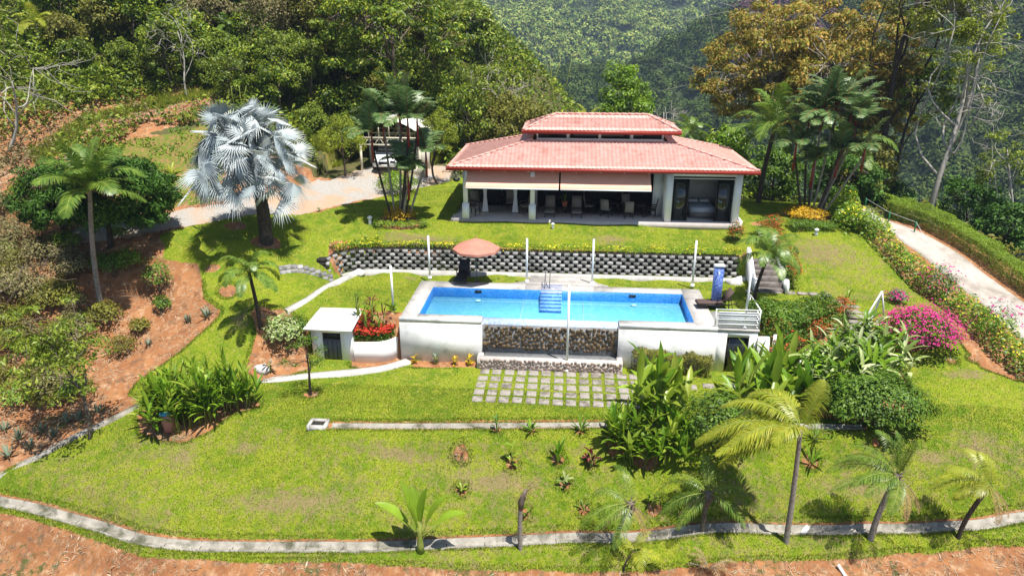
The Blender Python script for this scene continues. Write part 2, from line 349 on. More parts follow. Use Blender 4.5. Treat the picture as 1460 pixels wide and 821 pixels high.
L_['orange'] = leafmat('orange_leaf', [(.16,.16,.012),(.36,.22,.03),(.42,.25,.045),(.38,.30,.07),(.16,.21,.02),(.24,.25,.03),(.48,.33,.11)], .3, .6, .2)
L_['yellowgreen'] = leafmat('lime_leaf', [(.16,.22,.012),(.26,.32,.02),(.36,.40,.04)], .35, .5, .3)
L_['shrub'] = leafmat('shrub_leaf', [(.05,.11,.010),(.10,.19,.016),(.18,.28,.03)], .3, .5, .3)
L_['lily'] = leafmat('broad_leaf', [(.08,.18,.010),(.17,.31,.018),(.30,.44,.035)], .4, .4, .4)
L_['lilyyel'] = leafmat('broad_leaf_lime', [(.16,.26,.015),(.26,.36,.03),(.38,.44,.06)], .4, .35, .5)
L_['clip'] = leafmat('hedge_leaf', [(.11,.19,.010),(.19,.29,.016),(.28,.38,.03)], .3, .5, .3)
L_['redfl'] = leafmat('red_flower', [(.45,.02,.012),(.58,.04,.02),(.60,.09,.05)], .25, .6, .2)
L_['orangefl'] = leafmat('orange_red_flower', [(.45,.06,.02),(.60,.12,.03),(.52,.20,.06)], .25, .6, .2)
L_['yelfl'] = leafmat('yellow_flower', [(.70,.55,.02),(.78,.66,.05)], .25, .6, .2)
L_['croton'] = leafmat('golden_croton', [(.50,.30,.01),(.62,.42,.015),(.40,.17,.01)], .3, .5, .3)
L_['magenta'] = leafmat('magenta_bract', [(.55,.03,.20),(.65,.05,.28),(.48,.02,.14)], .3, .6, .2)
L_['ti'] = leafmat('burgundy_leaf', [(.07,.012,.016),(.15,.025,.028),(.22,.06,.05)], .2, .4, .4)
L_['dry'] = leafmat('dry_litter', [(.28,.19,.12),(.42,.31,.20),(.55,.45,.32),(.20,.11,.06)], .1, .9, .1)
L_['aloe'] = leafmat('grey_agave', [(.10,.14,.09),(.17,.21,.14),(.26,.28,.19)], .1, .5, .3)
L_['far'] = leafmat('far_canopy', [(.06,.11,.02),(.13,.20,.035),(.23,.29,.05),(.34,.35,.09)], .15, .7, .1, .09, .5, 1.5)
L_['farshaded'] = leafmat('far_canopy_cloud_shade', [(.028,.055,.010),(.055,.09,.016),(.10,.125,.028)], .15, .7, .1, .12, .5, 1.6)  # nearer ridge: cloud shade put into the leaf colour
L_['farpurple'] = leafmat('far_burnt_canopy', [(0.081,0.045,0.056),(0.126,0.068,0.072)], .1, .7, .1)
L_['var'] = leafmat('variegated_leaf', [(.12,.22,.03),(.36,.42,.14),(.58,.62,.34)], .3, .45, .35)
# ================================================================ GROUND
def poly_px(l): return np.array([G(u, v)[:2] for u, v in l])
def inside(q, poly):
    x, y = q[:, 0], q[:, 1]; r = np.zeros(len(q), bool); n = len(poly)
    for i in range(n):
        x1, y1 = poly[i]; x2, y2 = poly[(i+1) % n]
        c = ((y1 > y) != (y2 > y))
        with np.errstate(all='ignore'): xi = (x2-x1)*(y-y1)/(y2-y1+1e-12)+x1
        r ^= c & (x < xi)
    return r
def dist_line(q, line):
    d = np.full(len(q), 1e9)
    for a, b in zip(line[:-1], line[1:]):
        ab = b-a; t = np.clip(((q-a)@ab)/(ab@ab+1e-12), 0, 1); d = np.minimum(d, np.hypot(*(q-a-t[:, None]*ab).T))
    return d
def spline(pts, step=.3):
    p = np.asarray(pts, float); n = len(p); out = []
    for i in range(n-1):
        p0, p1, p2, p3 = p[max(i-1, 0)], p[i], p[i+1], p[min(i+2, n-1)]
        k = max(2, int(np.linalg.norm(p2-p1)/step))
        for t in np.arange(k)/k:
            out.append(.5*((2*p1)+(-p0+p2)*t+(2*p0-5*p1+4*p2-p3)*t*t+(-p0+3*p1-3*p2+p3)*t**3))
    out.append(p[-1]); return np.array(out)
gut_px = [(-60,702),(0,716),(50,725),(110,742),(150,753),(200,768),(274,779),(360,780),(500,780),(600,778),(742,772),(850,766),(950,761),(1100,758),(1200,755),(1330,753),(1400,747),(1460,740),(1540,731)]
gut_line = spline(poly_px(gut_px), .3)
chan_line = spline(np.array([P(u, v, -2.1)[:2] for u, v in [(464,607),(600,607.5),(760,606.5),(900,606),(1050,607),(1160,608),(1230,609)]]), .4)
lawn_px = [(-60,720),(0,735),(41,745),(82,758),(123,771),(164,785),(205,797),(246,801),(300,803),(400,804),(600,808),(760,813),(900,813),(1000,806),(1150,800),(1252,793),(1360,785),(1460,778),(1540,770),(1600,600),(1490,550),(1447,541),(1400,525),(1372,492),(1340,440),(1302,410),(1275,382),(1240,345),(1205,300),(1190,278)]
lawn = np.concatenate([poly_px(lawn_px), [(15.5,50),(9,50),(-8,50)], poly_px([(652,255),(600,268),(560,277),(500,292),(440,305),(370,305),(280,320),(225,336),(236,352),(232,368),(283,376),(288,400),(290,425),(315,444),(312,452),(263,496),(227,523),(192,548),(181,564),(203,574),(100,627),(0,678),(-60,700)])])
gravel = poly_px([(85,347),(200,334),(280,319),(370,304),(440,304),(560,277),(640,258),(648,238),(600,232),(520,238),(470,255),(400,273),(370,280),(300,293),(200,308),(110,322)])
def ell(u, v, r, ry=None):
    c = G(u, v)[:2]; ry = ry or r*.8; a = np.arange(14)*2*PI/14
    return np.c_[c[0]+r*np.cos(a)*(1+.12*np.sin(3*a+u)), c[1]+ry*np.sin(a)*(1+.12*np.cos(2*a+v))]
soil_spots = [ell(u, v, r*(.62 if v > 600 else .8)) for u, v, r in [(303,384,.5),(326,416,.62),(373,447,.7),(336,322,.8),(380,345,1.0),(452,300,.6),(568,316,1.7),(444,563,.45),
  (657,650,.5),(730,662,.4),(708,618,.3),(757,620,.3),(795,655,.4),(805,692,.35),(842,663,.3),(932,727,.45),(832,728,.35),(748,735,.3),(658,700,.35),(1155,660,.5),(920,655,.8),(880,640,.8),(826,622,.3),
  (1247,640,.3),(1356,515,.3),(1388,513,.3),(1085,320,.7),(1150,308,1.9)]]
soil_spots += [poly_px([(195,590),(230,575),(300,560),(372,575),(368,582),(330,592),(300,615),(262,632),(232,630),(200,618)]),
  poly_px([(365,478),(438,480),(440,528),(372,545),(350,530)]), poly_px([(500,523),(505,500),(590,490),(585,520),(540,530)]),
  poly_px([(588,515),(680,517),(682,524),(588,524)]), poly_px([(470,345),(500,352),(560,348),(700,351),(850,353),(1060,362),(1068,371),(900,367),(700,362),(500,358),(478,392),(468,380)]),
  poly_px([(470,601),(870,600),(870,604),(470,604)]), poly_px([(1060,480),(1180,435),(1225,436),(1215,470),(1160,500),(1080,520)]), poly_px([(1150,545),(1290,530),(1300,585),(1240,610),(1150,595)]),
  poly_px([(1272,485),(1335,485),(1325,500),(1275,503)]), poly_px([(360,455),(400,440),(440,470),(430,490),(370,490)])]
dry_spots = [ell(u, v, r, ry) for u, v, r, ry in [(1178,362,3.0,1.4),(870,342,1.6,.5),(600,342,3.0,.5),(585,398,.6,.25),(345,455,.7,.8),(262,655,1.0,.8),(1395,640,1.6,1.2),(1330,655,1.5,.5),(350,640,1,.5),(1380,535,1.4,.5),(700,690,3,.7),(420,720,4,.8),(560,650,3,.4),(1230,700,3,.6),(1110,345,.6,.4)]]
def axis(lo, a, b, hi, st):
    m = np.arange(a, b, st); g = []; x = b; s = st
    while x < hi: g.append(x); s *= 1.16; x += s
    l = []; x = a; s = st
    while x > lo: s *= 1.16; x -= s; l.append(x)
    return np.concatenate([l[::-1], m, g])
def axis(segs, lo, hi):
    m = []
    for a, b, st in segs: m += list(np.arange(a, b-st*.5, st))
    m.append(segs[-1][1]); g = []; x = m[-1]; st = segs[-1][2]
    while x < hi: st *= 1.16; x += st; g.append(x)
    l = []; x = m[0]; st = segs[0][2]
    while x > lo: st *= 1.16; x -= st; l.append(x)
    return np.array(l[::-1]+m+g)
gx = axis([(-29, 29, .13)], -120, 120); gy = axis([(17.5, 26, .09), (26, 47, .15)], 1, 125)
XX, YY = np.meshgrid(gx, gy); Q = np.c_[XX.ravel(), YY.ravel()]
def sdist(q, poly, mx=1.5):
    lo, hi = poly.min(0)-mx, poly.max(0)+mx; k = ((q > lo) & (q < hi)).all(1); o = np.full(len(q), mx)
    pc = np.vstack([poly, poly[:1]]); d = dist_line(q[k], pc); o[k] = np.where(inside(q[k], poly), -d, d); return o
hz = H(Q); sdl = sdist(Q, lawn); islawn = sdl < 0
lawn_f = np.clip(.5-sdl/.3, 0, 1)
def conform(line, w_in, w_out, drop, z0=None):
    global hz
    z = H(line) if z0 is None else np.full(len(line), z0)
    for _ in range(14): z = np.r_[z[0], (z[:-2]+2*z[1:-1]+z[2:])/4, z[-1]]
    k = (Q[:, 0] > line[:, 0].min()-3) & (Q[:, 0] < line[:, 0].max()+3) & (Q[:, 1] > line[:, 1].min()-3) & (Q[:, 1] < line[:, 1].max()+3)
    q = Q[k]; best = np.full(len(q), 1e9); zz = np.zeros(len(q))
    for i in range(len(line)-1):
        ab = line[i+1]-line[i]; t = np.clip(((q-line[i])@ab)/(ab@ab+1e-12), 0, 1); d = np.hypot(*(q-line[i]-t[:, None]*ab).T); m_ = d < best; best[m_] = d[m_]; zz[m_] = (z[i]+(z[i+1]-z[i])*t)[m_]
    f = 1-sstep((best-w_in)/(w_out-w_in)); h_ = hz[k]; h2 = h_*(1-f)+zz*f; h2 = np.where(best < w_in, zz-drop, h2); hz[k] = h2
    out = np.full(len(Q), 9.); out[k] = best; return out
_fe = spline(poly_px([(1240,306),(1249,311),(1306,331),(1361,364),(1397,390),(1438,422),(1480,455),(1540,505)]), .5)
_tt = nrm(np.gradient(_fe, axis=0)); dl = _fe-np.c_[-_tt[:, 1], _tt[:, 0]]*1.15
# small-scale relief
rough = np.sin(Q[:, 0]*1.7+np.sin(Q[:, 1]*1.3)*2)*np.sin(Q[:, 1]*2.1+np.cos(Q[:, 0]*.9)*2)
rough2 = np.sin(Q[:, 0]*5.1+np.sin(Q[:, 1]*4.3)*2)*np.sin(Q[:, 1]*6.1+np.cos(Q[:, 0]*3.9)*2)
ssd = np.full(len(Q), 1.5)
for p in soil_spots: ssd = np.minimum(ssd, sdist(Q, p))
lawn_f = np.minimum(lawn_f, np.clip(.5+ssd/.3, 0, 1))
fl_ = np.clip(lawn_f*1.6-.3, 0, 1)
hz = hz+(rough*.015+.05)*fl_+(rough*.09+rough2*.06-.04)*(1-fl_)*np.where(ssd < .3, .2, 1)
dg = conform(gut_line, .19, 1.0, .22); ddv = conform(dl, 1.1, 3.6, .1); dc = conform(chan_line, .12, 1.3, .2, -2.1)
lawn_f = np.where(dc < 1, np.minimum(lawn_f, np.clip(.5+(dc-.22)/.2, 0, 1)), lawn_f)
up_ = dg*0; gl_y = np.interp(Q[:, 0], gut_line[:, 0], gut_line[:, 1]); upside = (Q[:, 1] > gl_y) & (dg < 3)
lawn_f = np.where(dg < 2, np.minimum(lawn_f, np.clip(.5+(dg-np.where(upside, .33, .22))/.25, 0, 1)), lawn_f)
hz = np.where(upside, hz+.13*sstep((dg-.26)/.14)*(1-sstep((dg-.6)/1.2)), hz)
inh = (Q[:, 0] > -6.7) & (Q[:, 0] < 10.4) & (Q[:, 1] > 39.8) & (Q[:, 1] < 47); hz = np.where(inh, np.minimum(hz, 2.1), hz)
dry_f = np.zeros(len(Q))
for p in dry_spots:
    c = p.mean(0); r = np.abs(p-c).max(0); dry_f = np.maximum(dry_f, np.clip(1.05-1.0*np.hypot((Q[:, 0]-c[0])/r[0], (Q[:, 1]-c[1])/r[1]), 0, 1))
grav_f = np.clip(.5-sdist(Q, gravel)/.3, 0, 1)
slope_ = (hz < -2.35) & (Q[:, 1] < 27) | ((Q[:, 0] > 13) & (Q[:, 1] > 34) & (Q[:, 1] < 37.6)) 
dry_f = np.maximum(dry_f, np.where(slope_, .27+.24*np.sin(Q[:, 0]*.8+np.sin(Q[:, 1]*.9)*2)*np.sin(Q[:, 1]*1.1+Q[:, 0]*.3), 0))
band0 = inside(Q, poly_px([(-40,150),(60,165),(130,140),(200,128),(320,118),(345,165),(240,182),(180,195),(100,215),(60,250),(-40,300)]))
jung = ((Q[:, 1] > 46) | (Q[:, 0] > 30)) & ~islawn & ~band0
gc = inside(Q, poly_px([(150,205),(300,178),(330,200),(300,290),(200,300),(90,310),(60,240)])) | inside(Q, poly_px([(390,110),(430,110),(500,215),(470,240),(440,200),(400,170)]))
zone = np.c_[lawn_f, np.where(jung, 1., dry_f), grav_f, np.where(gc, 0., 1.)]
nx, ny = len(gx), len(gy)
idx = np.arange(nx*ny).reshape(ny, nx)
quads = np.stack([idx[:-1, :-1], idx[:-1, 1:], idx[1:, 1:], idx[1:, :-1]], -1).reshape(-1, 4)
gm = bpy.data.materials.new('ground'); gm.use_nodes = True; t = gm.node_tree; b = t.nodes['Principled BSDF']; b.inputs['Roughness'].default_value = .95; b.inputs['Specular IOR Level'].default_value = .1
geo = t.nodes.new('ShaderNodeNewGeometry')
def N_(sc, det=5, r=.6):
    n = t.nodes.new('ShaderNodeTexNoise'); n.inputs['Scale'].default_value = sc; n.inputs['Detail'].default_value = det; n.inputs['Roughness'].default_value = r; t.links.new(geo.outputs['Position'], n.inputs['Vector']); return n.outputs[0]
def MR(s_, a, bb, c=0., d=1.):
    r = t.nodes.new('ShaderNodeMapRange'); 
    for i, v in enumerate((a, bb, c, d)): r.inputs[i+1].default_value = v
    t.links.new(s_, r.inputs[0]); return r.outputs[0]
def MX(f, a, bb):
    x = t.nodes.new('ShaderNodeMix'); x.data_type = 'RGBA'; t.links.new(f, x.inputs[0])
    for k, s_ in ((6, a), (7, bb)):
        if isinstance(s_, tuple): x.inputs[k].default_value = (*s_, 1)
        else: t.links.new(s_, x.inputs[k])
    return x.outputs[2]
def MA(op, a, bb):
    x = t.nodes.new('ShaderNodeMath'); x.operation = op
    for k, s_ in enumerate((a, bb)):
        if isinstance(s_, (int, float)): x.inputs[k].default_value = s_
        else: t.links.new(s_, x.inputs[k])
    return x.outputs[0]
at = t.nodes.new('ShaderNodeAttribute'); at.attribute_name = 'zone'; sp = t.nodes.new('ShaderNodeSeparateColor'); t.links.new(at.outputs['Color'], sp.inputs[0])
jit = MR(N_(3.5, 4), .3, .7, -.28, .28)
g1 = MX(MR(N_(.45, 4), .42, .6), (.105,.175,.009), (.20,.25,.014))
g2 = MX(MR(N_(2.2, 6), .42, .68), g1, (.25,.26,.025))
g3 = MX(MR(N_(14, 5, .75), .45, .70), g2, (.09,.135,.010))
g4 = MX(MR(N_(7, 5, .7), .55, .72), g3, (.34,.28,.09))
dryc = MX(MR(N_(9, 5, .7), .35, .65), (.24,.17,.10), (.17,.14,.05))
grass = MX(MR(MA('ADD', sp.outputs[1], MA('MULTIPLY', jit, 1.6)), .2, .95, 0, .9), g4, dryc)
s1 = MX(MR(N_(.9, 7, .65), .35, .65), (.36,.165,.068), (.23,.095,.042))
s2 = MX(MR(N_(3.2, 8, .75), .5, .66), s1, (.42,.27,.16))
s3_ = MX(MR(N_(2.6, 5, .7), .54, .66), s2, (.16,.10,.06))
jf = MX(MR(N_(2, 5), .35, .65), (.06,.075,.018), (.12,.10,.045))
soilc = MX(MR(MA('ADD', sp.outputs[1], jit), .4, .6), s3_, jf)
gcv = MX(MR(N_(4, 5), .4, .6), (.10,.15,.015), (.24,.15,.06))
soilc = MX(MR(MA('ADD', at.outputs['Alpha'], jit), .4, .6), gcv, soilc)
grc = MX(MR(N_(22, 4), .35, .65), (.26,.24,.21), (.42,.39,.35)); grc = MX(MR(N_(.5, 3), .42, .58), grc, (.40,.28,.19))
soilc = MX(MR(MA('ADD', sp.outputs[2], MA('MULTIPLY', jit, .5)), .4, .6), soilc, grc)
fin = MX(MR(MA('ADD', sp.outputs[0], MA('MULTIPLY', jit, .45)), .44, .56), soilc, grass)
t.links.new(fin, b.inputs['Base Color'])
bp = t.nodes.new('ShaderNodeBump'); bp.inputs['Strength'].default_value = .7; bp.inputs['Distance'].default_value = .06
t.links.new(N_(11, 6, .75), bp.inputs['Height']); t.links.new(bp.outputs[0], b.inputs['Normal'])
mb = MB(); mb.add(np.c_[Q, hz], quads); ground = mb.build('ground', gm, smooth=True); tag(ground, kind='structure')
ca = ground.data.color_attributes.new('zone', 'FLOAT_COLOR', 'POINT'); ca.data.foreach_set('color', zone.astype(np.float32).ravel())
hgrid = hz.reshape(ny, nx)
def HZ(q):                                # height of the built mesh (bilinear)
    q = np.atleast_2d(q); ix = np.clip(np.searchsorted(gx, q[:, 0])-1, 0, nx-2); iy = np.clip(np.searchsorted(gy, q[:, 1])-1, 0, ny-2)
    fx = (q[:, 0]-gx[ix])/(gx[ix+1]-gx[ix]); fy = (q[:, 1]-gy[iy])/(gy[iy+1]-gy[iy])
    return hgrid[iy, ix]*(1-fx)*(1-fy)+hgrid[iy, ix+1]*fx*(1-fy)+hgrid[iy+1, ix]*(1-fx)*fy+hgrid[iy+1, ix+1]*fx*fy
def GB(u, v):
    q = G(u, v); q[2] = float(HZ(q[:2])[0]); return q

# swept strips that follow the ground
def sweep(name, line, prof, m, dz=0., smooth=False, kind='structure', base=None):
    line = np.asarray(line, float)[:, :2]; tg = nrm(np.gradient(line, axis=0)); nr = np.c_[-tg[:, 1], tg[:, 0]]
    z = H(line) if base is None else np.broadcast_to(float(base), len(line))
    if base is None:
        for _ in range(14): z = np.r_[z[0], (z[:-2]+2*z[1:-1]+z[2:])/4, z[-1]]
    z = z+dz
    pr = np.array(prof); k = len(pr)
    V = np.zeros((len(line), k, 3)); V[:, :, :2] = line[:, None]+nr[:, None]*pr[None, :, 0, None]; V[:, :, 2] = z[:, None]+pr[None, :, 1]
    i = np.arange(len(line)-1)[:, None]*k; j = np.arange(k-1)[None]
    Qd = np.stack([i+j, i+k+j, i+k+j+1, i+j+1], -1).reshape(-1, 4)[:, ::-1]
    mb = MB(); mb.add(V.reshape(-1, 3), Qd); o = mb.build(name, m, smooth=smooth)
    return tag(o, kind=kind)
GP = [(-.24,-.25),(-.24,.05),(-.19,.055),(-.14,-.06),(.09,-.06),(.15,.08),(.21,.08),(.21,-.25)]
# segments joined with a thin gap each ~1 m
o = sweep('gutter', gut_line, GP, M['gutter'])
gj = MB(); gutz = H(gut_line)
for _ in range(14): gutz = np.r_[gutz[0], (gutz[:-2]+2*gutz[1:-1]+gutz[2:])/4, gutz[-1]]
for i in range(2, len(gut_line)-2, 4):
    a = gut_line[i]; tg = nrm(gut_line[i+1]-gut_line[i-1]); n_ = np.array([-tg[1], tg[0]]); z = float(np.interp(i, np.arange(len(gut_line)), gutz))
    for (o0, o1, zz) in ((-.24,-.19,.055),(-.14,.09,-.057),(.15,.21,.082)):
        c = a+n_*(o0+o1)/2; gj.obox((c[0], c[1], z+zz), (n_[0]*(o1-o0)/2, n_[1]*(o1-o0)/2, 0), (tg[0]*.012, tg[1]*.012, 0), (0, 0, .003))
tag(gj.build('gutter_joints', M['dark']), kind='structure')
sweep('drain_channel', chan_line[1:], [(-.17,-.2),(-.17,.05),(-.11,.05),(-.09,-.04),(.05,-.04),(.07,.06),(.13,.06),(.13,-.2)], M['gutter'], base=-2.1)
CURB = [(-.15,-.15),(-.15,.17),(.15,.17),(.15,-.15)]
sweep('path_kerb', spline(poly_px([(-30,692),(0,678),(60,650),(110,623),(160,600),(203,576)]), .3), [(-.16,-.15),(-.16,.13),(.16,.13),(.16,-.15)], M['gutter'])
sweep('path_kerb', spline(poly_px([(408,446),(440,428),(470,410),(497,396),(520,390),(560,389)]), .3), CURB, M['concrete'])
RWL = spline(RW[::1], .3)
kerb2 = spline(np.array([(-12.3,35.2),(-11.6,35.9),(-10.4,36.2),(-9,36.28),(-5,36.32),(0,36.32),(5,36.32),(9.3,36.3)]), .4)
sweep('path_kerb', kerb2, [(-.13,-.15),(-.13,.17),(.13,.17),(.13,-.15)], M['concrete'], base=0.)
pth = spline(np.array([P(u, v, -2.1)[:2] for u, v in [(362,548),(400,543),(450,538),(505,533),(540,529),(565,523),(582,517)]]), .3)
sweep('path', pth, [(-.22,-.15),(-.22,.12),(.22,.12),(.22,-.15)], M['concrete'], base=-2.06)
# driveway on the right
n_ = 7; offs = np.linspace(-1.2, 1.2, n_)
sweep('driveway', dl, [(-1.2,-.3)]+[(o_, .03) for o_ in offs]+[(1.2,-.3)], M['drive'])

# ================================================================ RETAINING WALL
def wall_frames(line):
    line = np.asarray(line); tg = nrm(np.gradient(line, axis=0)); d = np.r_[0, np.cumsum(np.linalg.norm(np.diff(line, axis=0), axis=1))]
    return d, line, tg
rw = thing('retaining_wall', (0, 36.7, 0), 'curved grey interlocking block retaining wall behind the pool lawn', 'retaining wall', world=True)
d_, ln_, tg_ = wall_frames(RWL); Ltot = d_[-1]
def at_(s, line=ln_, d=d_):
    return np.array([np.interp(s, d, line[:, 0]), np.interp(s, d, line[:, 1])])
rows, rh = 6, .2
mbk, mbd = MB(), MB()
for r in range(rows):
    s = (.24 if r % 2 else 0.)
    while s < Ltot-.3:
        w = .30+random.uniform(-.02, .02); p = at_(s+.15); q2 = at_(s+.25)-at_(s+.05); q2 = q2/np.linalg.norm(q2); nn = np.array([q2[1], -q2[0]])  # outward (toward camera)
        back = r*.035; dep = .2; c = p+nn*(.02-back)
        z0 = r*rh; z1 = z0+rh-.012+random.uniform(-.006, .006)
        j = lambda a: a+random.uniform(-.018, .018)
        P_ = []
        for zz in (z0, z1):
            k = .0 if zz == z0 else -.02
            for a_, f_ in ((-.5, -.25), (-.5, .05), (-.40, j(.19)+k), (j(.0), j(.23)+k), (.40, j(.19)+k), (.5, .05), (.5, -.25)):
                e = c+q2*w*a_+nn*dep*f_*1.6; P_.append((e[0], e[1], zz))
        n = 7; mbk.add(P_, [tuple(range(n))[::-1], tuple(range(n, 2*n))]+[(i, (i+1) % n, n+(i+1) % n, n+i) for i in range(n)])
        s += .48
# dark soil core behind the staggered blocks
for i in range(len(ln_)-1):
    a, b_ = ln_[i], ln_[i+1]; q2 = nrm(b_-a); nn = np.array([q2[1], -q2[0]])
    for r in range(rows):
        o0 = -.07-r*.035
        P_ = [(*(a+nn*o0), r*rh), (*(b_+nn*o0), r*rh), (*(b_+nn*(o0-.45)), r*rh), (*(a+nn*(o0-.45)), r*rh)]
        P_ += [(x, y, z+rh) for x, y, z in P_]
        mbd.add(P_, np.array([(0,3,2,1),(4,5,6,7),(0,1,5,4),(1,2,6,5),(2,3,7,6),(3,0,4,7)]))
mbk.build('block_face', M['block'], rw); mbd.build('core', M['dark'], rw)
# low block steps at the left
lw = thing('low_block_wall', G(430, 393), 'low stepped row of grey blocks running down the lawn left of the pool terrace', 'garden wall', world=True)
mbk = MB(); a, b_ = G(398, 384), G(474, 401)
for i in range(9):
    p = a+(b_-a)*(i+.5)/9; z = H1(p[0], p[1]); dd = nrm((b_-a)[:2]); mbk.obox((p[0], p[1], z+.0), (dd[0]*.17, dd[1]*.17, 0), (-dd[1]*.16, dd[0]*.16, 0), (0, 0, .13))
    mbk.obox((p[0]+dd[1]*.3, p[1]-dd[0]*.3, z-.16), (dd[0]*.16, dd[1]*.16, 0), (-dd[1]*.13, dd[0]*.13, 0), (0, 0, .13))
mbk.build('block_face', M['block'], lw)

# ================================================================ POOL
pool = thing('swimming_pool', (-.5, 32, 0), 'long rectangular blue tiled swimming pool with an overflow edge above a cobble wall', 'swimming pool', world=True)
x0, x1, y0, y1 = -6.95, 6.05, 30.25, 34.0
ec0, ec1 = -3.85, 2.55       # overflow edge in x
dk = MB()
zt = .10
# deck strips butted round the basin
dk.box(-7.75, 29.75, -.08, x0, 34.85, zt); dk.box(x1, 29.75, -.08, 7.0, 34.7, zt)
dk.box(x0, 34.0, -.08, -2.1, 34.85, zt); dk.box(-2.1, 34.0, -.08, 1.5, 34.85, zt); dk.box(1.5, 34.0, -.08, x1, 34.7, zt)
dk.box(x0, 29.75, -.08, ec0, y0, zt); dk.box(ec1, 29.75, -.08, x1, y0, zt)
fl = [(-2.9,34.85),(2.3,34.85),(1.75,35.2),(1.45,35.8),(1.4,36.15),(-1.9,36.15),(-1.95,35.7),(-2.25,35.2)]
dk.prism(fl, -.08, zt)
dk.build('deck', M['concrete'], pool)
bs = MB()  # basin walls
bs.box(x0-.001, y0, -1.75, x0+.03, y1, .07); bs.box(x1-.03, y0, -1.75, x1+.001, y1, .07); bs.box(x0+.03, y1-.03, -1.75, x1-.03, y1+.001, .07)
bs.box(x0+.03, y0-.001, -1.75, ec0, y0+.03, .07); bs.box(ec1, y0-.001, -1.75, x1-.03, y0+.03, .07)
bs.build('basin_wall', M['poolwall'], pool)
bf = MB(); bf.box(x0+.03, y0+.03, -.6, x1-.03, y1-.03, -.46); bf.build('basin_floor', M['poolfloor'], pool)
ln2 = MB()
for px in (-2.15, .95): ln2.box(px-.04, y0+.1, -.459, px+.04, y1-.1, -.45)
ln2.box(x0+.4, 31.2, -.459, x1-.4, 31.27, -.449)
ln2.box(x0+.1, y1-.5, -.459, x1-.1, y1-.42, -.448)
ln2.build('lane_line', M['crest'], pool)
ce = MB(); ce.prism([(ec0, y0-.28), (ec1, y0-.28), (ec1, y0+.06), (ec0, y0+.06)], -1.5, [-.05, -.05, .012, .012]); ce.build('overflow_edge', M['crest'], pool)
wm = bpy.data.materials.new('pool_water'); wm.use_nodes = True; t = wm.node_tree; t.nodes.remove(t.nodes['Principled BSDF'])
tr = t.nodes.new('ShaderNodeBsdfTransparent'); tr.inputs[0].default_value = (.66,.92,.98,1); gl = t.nodes.new('ShaderNodeBsdfGlossy'); gl.inputs['Roughness'].default_value = .06; gl.inputs[0].default_value = (.9,.95,1,1)
fr = t.nodes.new('ShaderNodeFresnel'); fr.inputs[0].default_value = 1.33; mx = t.nodes.new('ShaderNodeMixShader'); bp = t.nodes.new('ShaderNodeBump'); bp.inputs['Strength'].default_value = .35; bp.inputs['Distance'].default_value = .05
nz = t.nodes.new('ShaderNodeTexNoise'); nz.inputs['Scale'].default_value = 5; ge = t.nodes.new('ShaderNodeNewGeometry'); t.links.new(ge.outputs['Position'], nz.inputs['Vector']); t.links.new(nz.outputs[0], bp.inputs['Height'])
t.links.new(bp.outputs[0], gl.inputs['Normal']); t.links.new(bp.outputs[0], fr.inputs['Normal']); t.links.new(fr.outputs[0], mx.inputs[0]); t.links.new(tr.outputs[0], mx.inputs[1]); t.links.new(gl.outputs[0], mx.inputs[2]); t.links.new(mx.outputs[0], t.nodes['Material Output'].inputs[0])
# water sheet, refraction makes the real floor look shallower: the pool floor is built at the apparent depth
wt = MB(); k = 60; xs = np.linspace(x0+.03, x1-.03, k); ys = np.linspace(y0+.03, y1-.03, 18); A, B = np.meshgrid(xs, ys)
ii = np.arange(k*18).reshape(18, k); wt.add(np.c_[A.ravel(), B.ravel(), .02+.006*np.sin(A.ravel()*6+B.ravel()*3)*np.sin(B.ravel()*7)], np.stack([ii[:-1,:-1], ii[:-1,1:], ii[1:,1:], ii[1:,:-1]], -1).reshape(-1, 4))
wt.build('water', wm, pool, smooth=True)
for a, b_ in ((-7.75, ec0), (ec1, 7.0)):
    fw_ = MB(); fw_.box(a, 29.6, -2.35, b_, 30.2, -.082); fw_.box(a, 29.6, -.082, b_, 29.748, .16)
    if a < -7: fw_.box(-7.75, 30.2, -2.35, -7.5, 34.8, -.082)
    fw_.build('front_wall', M['white_worn'], pool)
# cobbles set in mortar on the cascade and on the trough front
def cobbles(xa, xb, za, zb, y, size, m, par, nm):
    mb = MB(); pts = []; tries = 0
    while tries < 9000:
        tries += 1; x = random.uniform(xa, xb); z = random.uniform(za, zb); r = size*random.uniform(.7, 1.25)
        if all((x-a)**2+((z-b)*1.0)**2 > ((r+c)*.80)**2 for a, b, c in pts): pts.append((x, z, r))
    for x, z, r in pts:
        n, k = 9, 4; V = []; rot = random.uniform(0, PI); ex = random.uniform(.8, 1.0)
        rr = [1+random.uniform(-.12, .12) for _ in range(n)]
        for q in range(k):
            f = q/(k-1)*PI/2
            for a in range(n):
                an = a*2*PI/n; X = r*math.cos(f*.93)*math.cos(an)*rr[a]*1.06; Z = r*math.cos(f*.93)*math.sin(an)*rr[a]*ex
                V.append((x+X*math.cos(rot)-Z*math.sin(rot), y-r*.42*math.sin(f), z+X*math.sin(rot)+Z*math.cos(rot)))
        V.append((x, y-r*.43, z)); t0 = len(V)-1
        Fc = [(q*n+a, q*n+(a+1) % n, (q+1)*n+(a+1) % n, (q+1)*n+a) for q in range(k-1) for a in range(n)]+[((k-1)*n+a, (k-1)*n+(a+1) % n, t0) for a in range(n)]
        mb.add(V, Fc)
    return mb.build(nm, m, par, smooth=True)
cw = MB(); cw.box(ec0+.005, 29.9, -2.3, ec1-.005, y0-.282, -.2); cw.build('cascade_wall', M['dmortar'], pool)
cobbles(ec0+.1, ec1-.1, -1.4, -.3, 29.9, .105, M['cobble'], pool, 'cascade_cobble')
